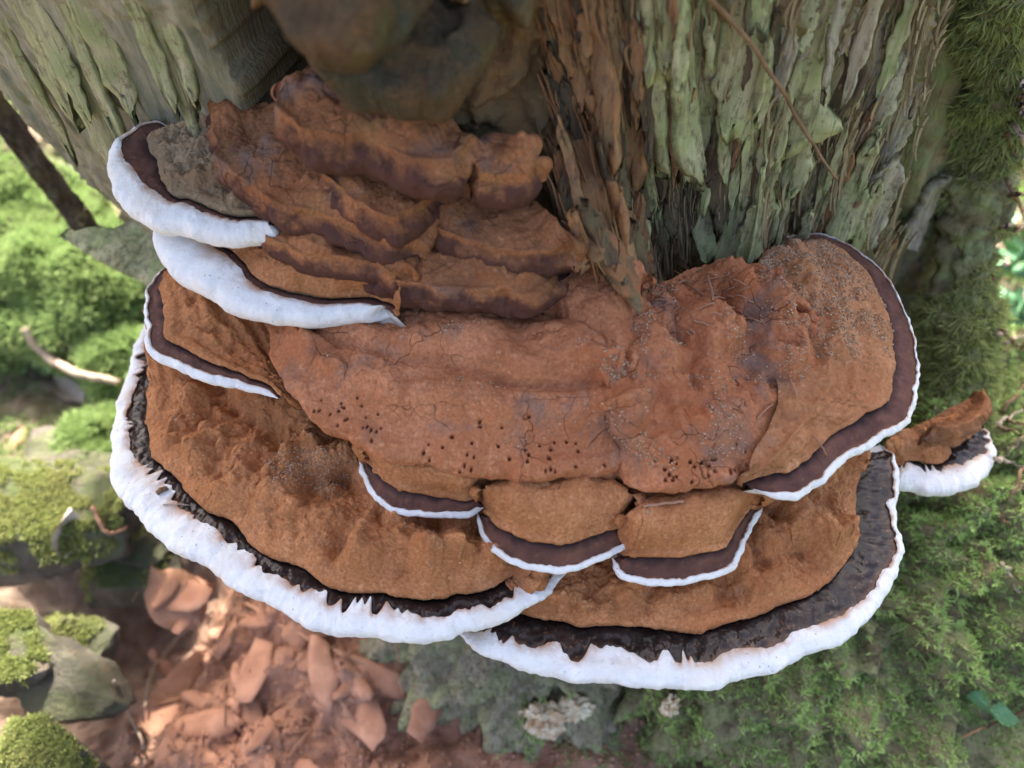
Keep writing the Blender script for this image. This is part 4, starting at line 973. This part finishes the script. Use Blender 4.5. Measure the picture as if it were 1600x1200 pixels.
# ground moss at the right and behind
gx_ = r0.uniform(0.05, 1.7, 60000); gy_ = r0.uniform(-0.35, 1.8, 60000)
k = fbm(np.stack([gx_ * 4, gy_ * 4, 0 * gx_], 1), 3, 91) + 0.45 * np.exp(-(((gx_ - .5) / .3) ** 2 + ((gy_ + .05) / .25) ** 2)) > 0.06
gx_, gy_ = gx_[k], gy_[k]; P = np.stack([gx_, gy_, gz(gx_, gy_)], 1)
stuff('ground_moss', moss_mesh('ground_moss', P, np.tile([0, 0, 1.0], (len(P), 1)), .0075, .0022, 4, 1.1, 0, 9), M['moss_bright'], 'bright green moss spreading over the ground beyond the mossy buttress', 'moss')
gx_ = r0.uniform(-1.7, -0.25, 45000); gy_ = r0.uniform(0.15, 1.8, 45000)
k = fbm(np.stack([gx_ * 5, gy_ * 5, 0 * gx_], 1), 3, 95) > 0.22
gx_, gy_ = gx_[k], gy_[k]; P = np.stack([gx_, gy_, gz(gx_, gy_)], 1)
stuff('litter_moss', moss_mesh('litter_moss', P, np.tile([0, 0, 1.0], (len(P), 1)), .012, .003, 4, 1.1, 0, 10), M['moss_bright'], 'patchy bright moss among the sunlit litter and moss cushions', 'moss')

# ================================================================== LEAVES, CHIPS, TWIGS
def plain(name, c1, c2, rough=0.8, scale=60):
    m = NT(name); oi = m.n('ShaderNodeObjectInfo')
    col = m.mix(m.map(m.noise(scale, 4), 0.35, 0.65), c1, c2); col = m.mix(m.math('MULTIPLY', oi.outputs['Random'], 0.5), col, (c1[0] * 0.6, c1[1] * 0.55, c1[2] * 0.5))
    return m.done(col, rough, m.bump(m.noise(scale * 4, 4), 0.4, 0.002), 0.25)
M['leaf_dead'] = plain('dead_leaf', (0.30, 0.17, 0.085), (0.42, 0.28, 0.17)); M['leaf_pale'] = plain('pale_leaf', (0.50, 0.42, 0.34), (0.62, 0.55, 0.47))
M['leaf_dusty'] = plain('dusty_leaf', (0.36, 0.19, 0.12), (0.44, 0.25, 0.165)); M['leaf_green'] = plain('green_leaf', (0.10, 0.24, 0.12), (0.16, 0.34, 0.17), 0.5)
M['twig'] = plain('twig', (0.16, 0.095, 0.055), (0.27, 0.17, 0.10)); M['twig_pale'] = plain('pale_twig', (0.34, 0.26, 0.19), (0.46, 0.37, 0.29))
M['twig_red'] = plain('dusty_twig', (0.34, 0.18, 0.11), (0.42, 0.24, 0.16)); M['chip'] = plain('dusty_chip', (0.36, 0.18, 0.115), (0.52, 0.285, 0.19), 0.95, 40)
def leaf_mesh(name, L, W_, curl, seed):
    t = np.linspace(0, 1, 9); q = np.linspace(-1, 1, 7)
    T, Q = np.meshgrid(t, q, indexing='ij')
    wv = W_ * np.sin(np.pi * np.clip(T * 0.96 + 0.02, 0, 1)) ** 0.8 * (1 - 0.25 * T)
    wv *= 1 + 0.12 * pn(np.stack([T * 9, Q * 0 + seed, 0 * T], -1), seed)
    X_ = Q * wv; Y_ = (T - 0.5) * L
    Z_ = curl * (Q ** 2) * W_ + 0.4 * curl * L * (T - 0.5) ** 2 + 0.12 * L * pn(np.stack([T * 2.2, Q * 1.1, 0 * T + seed], -1), seed)
    return mesh_np(name, np.stack([X_, Y_, Z_], -1).reshape(-1, 3), gridfaces(9, 7))
leafM = [leaf_mesh('leaf', .062, .019, .5, 1), leaf_mesh('leaf', .05, .021, -.5, 2), leaf_mesh('leaf', .075, .022, .8, 3)]
lm = {}
for k_ in ('leaf_dead', 'leaf_pale', 'leaf_dusty', 'leaf_green'):
    for i, me in enumerate(leafM):
        c = me.copy(); c.materials.append(M[k_]); lm[k_, i] = c
rl = random.Random(17)
for i in range(130):
    x = rl.uniform(-1.35, -0.42); y = rl.uniform(0.25, 1.4)
    kd = rl.choice(['leaf_dead', 'leaf_pale', 'leaf_pale']); o = bpy.data.objects.new('dead_leaf', lm[kd, rl.randrange(3)]); link(o); lk = 'brown' if kd == 'leaf_dead' else 'bleached pale'
    o.location = (x, y, gz(x, y) + .012); o.rotation_euler = (rl.uniform(-.4, .4), rl.uniform(-.4, .4), rl.uniform(0, 6.3)); s_ = rl.uniform(.7, 1.3); o.scale = (s_,) * 3
    tag(o, lk + ' fallen leaf lying in the sunlit litter among the moss cushions', 'leaf', lk + ' fallen leaves among the moss cushions')
for i in range(60):
    x = rl.uniform(0.62, 1.6); y = rl.uniform(-0.1, 1.6)
    kd = rl.choice(['leaf_dead', 'leaf_pale', 'leaf_pale']); o = bpy.data.objects.new('dead_leaf', lm[kd, rl.randrange(3)]); link(o); lk = 'brown' if kd == 'leaf_dead' else 'bleached pale'
    o.location = (x, y, gz(x, y) + .012); o.rotation_euler = (rl.uniform(-.4, .4), rl.uniform(-.4, .4), rl.uniform(0, 6.3)); s_ = rl.uniform(.7, 1.2); o.scale = (s_,) * 3
    tag(o, lk + ' fallen leaf lying on the forest floor beyond the mossy ridge', 'leaf', lk + ' fallen leaves beyond the mossy ridge')
def one_leaf(kind, i, px, z, rot, scale, label, name='dead_leaf'):
    o = bpy.data.objects.new(name, lm[kind, i]); link(o); o.location = at(px, z); o.rotation_euler = rot; o.scale = (scale,) * 3; tag(o, label, 'leaf')
one_leaf('leaf_dusty', 1, (275, 925), -.47, (.35, .2, .9), 2.0, 'large dusty pinkish leaf lying at the edge of the red soil')
one_leaf('leaf_pale', 0, (102, 830), -.37, (1.0, .7, .5), 0.95, 'pale curled leaf leaning on the moss-carpeted flat stone')
one_leaf('leaf_green', 0, (1545, 1112), -.36, (.3, .3, 1.15), 0.85, 'slender pale green leaf resting on moss beside the trunk', 'green_leaf')
# leafy herbs on the right
for (px, zt, nl, lab) in (((1580, 400), -.42, 14, 'leafy herb with blue-green leaves growing behind the mossy edge'), ((1575, 520), -.44, 10, 'low leafy herb sprouting below the taller blue-green herb'), ((1600, 440), -.42, 12, 'herb with broad leaves crowding the taller blue-green herb')):
    c = at(px, zt); org = np.array([c[0], c[1], gz(c[0], c[1])])
    rt = thing('leafy_herb', lab, 'plant', org)
    for i in range(nl):
        a = rl.uniform(0, 6.28); r_ = rl.uniform(.01, .10); h_ = rl.uniform(.04, .15)
        V, F = tube([(0, 0, 0), (math.cos(a) * r_ * .4, math.sin(a) * r_ * .4, h_ * .6), (math.cos(a) * r_, math.sin(a) * r_, h_)], [.0015, .0012, .0008], 5)
        obj('stem', tri_quads(V, F), M['leaf_green'], rt)
        o = bpy.data.objects.new('leaf', lm['leaf_green', i % 3]); link(o, rt); o.location = (math.cos(a) * r_, math.sin(a) * r_, h_); o.rotation_euler = (rl.uniform(-.3, .3), rl.uniform(-.3, .3), a + 1.57); o.scale = (1.0,) * 3

def twig(name, pts, rad, mat, label, cat='twig', group=None, n=24, wob=.0015, seed=0):
    C = catmull(np.asarray(pts), n); C = C + wob * np.stack([fbm(np.stack([np.linspace(0, 5, n), np.full(n, seed + k_), np.zeros(n)], 1), 3, seed + k_) for k_ in range(3)], 1)
    rr = np.interp(np.linspace(0, 1, n), np.linspace(0, 1, len(np.atleast_1d(rad))), np.atleast_1d(rad)) * (1 + .25 * fbm(np.stack([np.linspace(0, 12, n), np.full(n, seed * 1.1), np.zeros(n)], 1), 2, seed + 8))
    org = C[0].copy(); V, F = tube(C - org, rr, 7)
    o = obj(name, tri_quads(V, F), M[mat]); o.location = org
    return tag(o, label, cat, group)
def on(p, lift):
    h = hit(p); return h[0] + h[1] * lift
bpy.context.view_layer.update(); dg = bpy.context.evaluated_depsgraph_get()
tp_ = [(1088, -30), (1118, 8), (1162, 52), (1200, 108), (1232, 160), (1262, 210), (1290, 255), (1308, 280)]
hp = [on(p, .008) for p in tp_]
dist = [np.linalg.norm(h - CAM) for h in hp]
mn = np.polyval(np.polyfit(range(len(dist)), dist, 1), range(len(dist))) - .030
twig('dry_twig', [CAM + ray(p) / np.linalg.norm(ray(p)) * d_ for p, d_ in zip(tp_, mn)], [.0017, .0016, .0013, .0012, .0009], 'twig', 'thin bent brown twig hanging diagonally across the green bark', seed=3)
def cap_twig(p0, p1, rad, mat, label, lift=.0015, name='dry_needle', group=None, seed=0):
    a, b = on(p0, lift), on(p1, lift); mid = (a + b) / 2; mid[2] += .001
    twig(name, [a, mid, b], rad, mat, label, 'twig', group, 10, .0006, seed)
cap_twig((1006, 794), (1068, 785), .0011, 'twig_red', 'short dusty stick lying in front of the squeezed narrow ledge', name='dry_twig', seed=5)
cap_twig((990, 788), (1012, 802), .0010, 'twig_pale', 'tiny pale broken stick beside the dusty stick on the ledge', name='dry_twig', seed=6)
cap_twig((262, 764), (246, 772), .0022, 'twig', 'stubby dark stick caught in the toothed white margin', name='dry_twig', seed=7)
cap_twig((255, 790), (296, 790), .0006, 'twig_pale', 'pale needle lying across the toothed white margin band', seed=8)
cap_twig((1106, 430), (1116, 470), .0009, 'twig_red', 'upright dusty splinter standing among the red crumbs', seed=9)
for i, (a, b) in enumerate([((1092, 468), (1150, 480)), ((1140, 462), (1178, 470)), ((1060, 440), (1100, 462)), ((1235, 590), (1244, 622)), ((1180, 655), (1205, 630)), ((1085, 500), (1130, 520)), ((1050, 420), (1075, 438)), ((1268, 680), (1290, 712))]):
    cap_twig(a, b, .0006, 'twig_red', 'dusty dry needle strewn over the knobbly cap', group='needles on the knobbly cap', seed=20 + i)
for i in range(26):
    x = rs.uniform(1020, 1180); y = rs.uniform(425, 520); a = rs.uniform(-.6, .6); l_ = rs.uniform(10, 24)
    cap_twig((x, y), (x + l_ * math.cos(a), y + l_ * math.sin(a)), .0005, 'twig_red', 'dusty dry needle strewn over the knobbly cap', group='needles on the knobbly cap', seed=40 + i)
def ground_twig(pxs, rad, mat, label, lift=.01, seed=0, group=None):
    P = []
    for p in pxs:
        h = hit(p); P.append(h[0] + np.array([0, 0, lift]))
    twig('fallen_branch' if np.max(rad) > .004 else 'fallen_twig', P, rad, mat, label, 'twig', group, 26, .004, seed)
ground_twig([(45, 520), (80, 565), (125, 590), (190, 606)], [.008, .007, .006], 'twig_pale', 'bent pale branch on the litter between moss cushions', .012, 60)
ground_twig([(340, 960), (290, 1000), (250, 1050), (236, 1110)], [.0022, .002, .0015], 'twig_pale', 'arched pale twig springing from the red soil', .02, 61)
ground_twig([(196, 1078), (215, 1120), (240, 1180)], [.002, .0018], 'twig_pale', 'thin grey-green stalk rising by the wedge-shaped tan stone', .03, 62)
ground_twig([(385, 945), (450, 985), (530, 1020), (585, 1050), (605, 1090)], [.003, .0028, .002], 'twig_red', 'long dusty root curving over the red soil', .004, 63)
ground_twig([(240, 1105), (320, 1080), (370, 1050)], [.0018, .0012], 'twig_red', 'short dusty twig crossing the red soil beside the arched twig', .006, 64)
ground_twig([(150, 800), (175, 840), (205, 830)], [.0028, .002], 'twig_red', 'forked reddish twig over the dark crevice', .012, 65)
ground_twig([(1590, 1120), (1550, 1135), (1490, 1160)], [.0016, .001], 'twig', 'thin brown stem arching over the moss by the green leaf', .02, 66)
for i in range(34):
    x = rl.uniform(1545, 1600); y = rl.uniform(120, 950); a = rl.uniform(-1.2, 1.2); l_ = rl.uniform(25, 80)
    try: ground_twig([(x, y), (min(x + l_ * math.cos(a) * .5, 1599), y + l_ * math.sin(a) * .5), (min(x + l_ * math.cos(a), 1640), y + l_ * math.sin(a))], [.0022, .0012], rl.choice(['twig', 'twig_pale']), 'thin dead twig strewn on the ground beyond the mossy ridge', .008, 70 + i, 'twigs beyond the mossy ridge')
    except TypeError: pass
# dusty bark chips on the red soil
def chip_mesh(seed):
    r = random.Random(seed); n = 16
    pts = []
    for i in range(n):
        a = 2 * math.pi * i / n; k = 0.8 + 0.28 * float(pn(np.array([math.cos(a) * 1.3 + seed, math.sin(a) * 1.3, seed * .7]), seed)) + r.uniform(-.08, .08)
        pts.append((math.cos(a) * k * 1.2, math.sin(a) * k * .75))
    bend = lambda x, y: .14 * (x * x) * (1 if seed % 2 else -1) + .2 * y * x
    V = [(0, 0, .12)] + [(x * .55, y * .55, .10 + bend(x * .55, y * .55) + r.uniform(-.05, .05)) for x, y in pts] + [(x, y, .02 + bend(x, y)) for x, y in pts] + [(x * .95, y * .95, -.14 + bend(x, y)) for x, y in pts]
    F = [(0, 1 + i, 1 + (i + 1) % n) for i in range(n)]
    for k in (0, 1): F += [(1 + k * n + i, 1 + (k + 1) * n + i, 1 + (k + 1) * n + (i + 1) % n, 1 + k * n + (i + 1) % n) for i in range(n)]
    me = bpy.data.meshes.new('chip'); me.from_pydata(V, [], F); me.polygons.foreach_set('use_smooth', [True] * len(F)); me.update(); me.materials.append(M['chip']); return me
chips = [chip_mesh(i) for i in range(10)]
for i in range(70):
    p = (rl.uniform(230, 690), rl.uniform(900, 1215)); h = hit(p)
    if h is None or h[0][2] > -.38: continue
    o = bpy.data.objects.new('bark_chip', rl.choice(chips)); link(o); o.location = h[0] + np.array([0, 0, .002]); o.rotation_euler = (rl.uniform(-.28, .28), rl.uniform(-.28, .28), rl.uniform(0, 6.3)); s_ = rl.uniform(.006, .018) if i % 4 else rl.uniform(.024, .042); o.scale = (s_ * rl.uniform(1, 1.7), s_, min(s_, .022))
    tag(o, 'dusty pinkish bark chip lying on the red soil', 'bark chip', 'bark chips on the red soil')
# cream crust fungus on the trunk foot
for (p, r_, lab, sd) in (((845, 1125), (.026, .016, .030), 'larger cream crust fungus lump on the trunk foot', 3), ((893, 1108), (.018, .012, .018), 'smaller cream crust fungus lump beside the larger one', 8), ((1048, 1110), (.008, .007, .026), 'withered pale crust strip on the trunk foot', 12)):
    h = hit(p); c = h[0] + h[1] * .004
    G = blob(c, *r_, sd, 0.55, 5.0, 60, 70); G = G + .0022 * billow(G * 120, 2, sd)[..., None] * np.array([0, -1, .4])
    if 'cream' not in M:
        m = NT('cream'); M['cream'] = m.done(m.mix(m.map(m.noise(70, 5), .4, .62), (.78, .70, .52), (.50, .33, .19)), .85, m.bump(m.noise(200, 5), .6, .003))
    org = c; o = blob_obj('crust_fungus', G, M['cream'], None, org); o.location = org; tag(o, lab, 'fungus')

# crumbs of frass and spore grit on the caps
def crumbs(name, G, mask, n, r0_, r1_, mat, label, seed):
    r = np.random.default_rng(seed); i, j = np.nonzero(mask); k = r.integers(0, len(i), n); P = G[i[k], j[k]] + r.normal(0, .0006, (n, 3)) * np.array([1, 1, 0])
    O = np.array([[1, 0, 0], [-1, 0, 0], [0, 1, 0], [0, -1, 0], [0, 0, 1], [0, 0, -1]], float)
    Fo = np.array([[0, 2, 4], [2, 1, 4], [1, 3, 4], [3, 0, 4], [2, 0, 5], [1, 2, 5], [3, 1, 5], [0, 3, 5]])
    S = r.uniform(r0_, r1_, (n, 1, 1)); V = P[:, None] + O[None] * S * r.uniform(.6, 1.4, (n, 6, 1)) + np.array([0, 0, 1]) * S * .4
    F = (Fo[None] + 6 * np.arange(n)[:, None, None]).reshape(-1, 3)
    me = mesh_np(name, V.reshape(-1, 3), F, False, dict(rnd=np.repeat(r.random(n), 6)))
    stuff(name, me, mat, label, 'crumbs')
def crumb_mat():
    m = NT('crumbs'); return m.done(m.mix(m.attr('rnd'), (0.20, 0.11, 0.06), (0.52, 0.38, 0.26)), .9)
M['crumb'] = crumb_mat()
G = CAPS['E4']; ax, ay = project(G); nn = fbm(G * 45, 3, 5)
crumbs('grit_crumbs', G, (ay < 560) & (ax > 1190) & (nn + 0.25 - 0.5 * sstep(480, 580, ay) - .5 * sstep(1380, 1420, ax) > 0), 5200, .0004, .0010, M['crumb'], 'pale gritty crumbs heaped on the wide rounded bracket', 1)
G = CAPS['E3']; ax, ay = project(G); nn = fbm(G * 40, 3, 8)
crumbs('cap_crumbs', G, (nn < -.12) & (ay > 420), 3600, .0004, .0009, M['crumb'], 'pale frass crumbs gathered in the hollows of the knobbly cap', 2)
G = CAPS['E2']; nn = fbm(G * 40, 3, 9)
crumbs('cap_crumbs', G, (nn < -.25), 700, .0004, .0008, M['crumb'], 'sparse frass crumbs on the wormholed cap', 3)
G = CAPS['G1']; ax, ay = project(G); nn = fbm(G * 40, 3, 10)
crumbs('cap_crumbs', G, (np.hypot((ax - 490) / 60, (ay - 735) / 40) < 1 + nn), 900, .0004, .0009, M['crumb'], 'pile of pale crumbs in a hollow of the broad lower bracket', 4)
crumbs('cap_crumbs', G, nn < -.1, 700, .0003, .0008, M['crumb'], 'scattered crumbs over the broad lower bracket', 5)
G = CAPS['G2']; nn = fbm(G * 40, 3, 11)
crumbs('cap_crumbs', G, nn < -.1, 500, .0003, .0008, M['crumb'], 'scattered crumbs over the lowest large bracket', 6)

m_ = np.clip(soil_w * 1.6, 0, 1) * (r0.random(X.shape) < 0.5) > 0.45
M['soil_crumb'] = NT('soil_crumb').done((0.40, 0.21, 0.14), .95)
_m = NT('soil_crumb_var'); M['soil_crumb'] = _m.done(_m.mix(_m.attr('rnd'), (0.28, 0.13, 0.08), (0.55, 0.31, 0.21)), .95)
crumbs('soil_crumbs', np.stack([X, Y, Zg], -1), m_, 11000, .0008, .0028, M['soil_crumb'], 'crumbled red-brown soil and frass strewn below the broad lower bracket', 7)
for i in range(60):
    p = (rl.uniform(210, 640), rl.uniform(930, 1190)); h = hit(p)
    if h is None or h[0][2] > -.38: continue
    a = rl.uniform(0, 6.28); l_ = rl.uniform(.02, .06); c = h[0] + np.array([0, 0, .005]); dv = np.array([math.cos(a), math.sin(a), rl.uniform(-.15, .25)]) * l_
    twig('fallen_twig', [c - dv / 2, c + np.array([0, 0, .002]), c + dv / 2], [.0011, .0007], 'twig_red', 'thin dusty rootlet strewn over the red soil', 'twig', 'rootlets on the red soil', 8, .002, 200 + i)
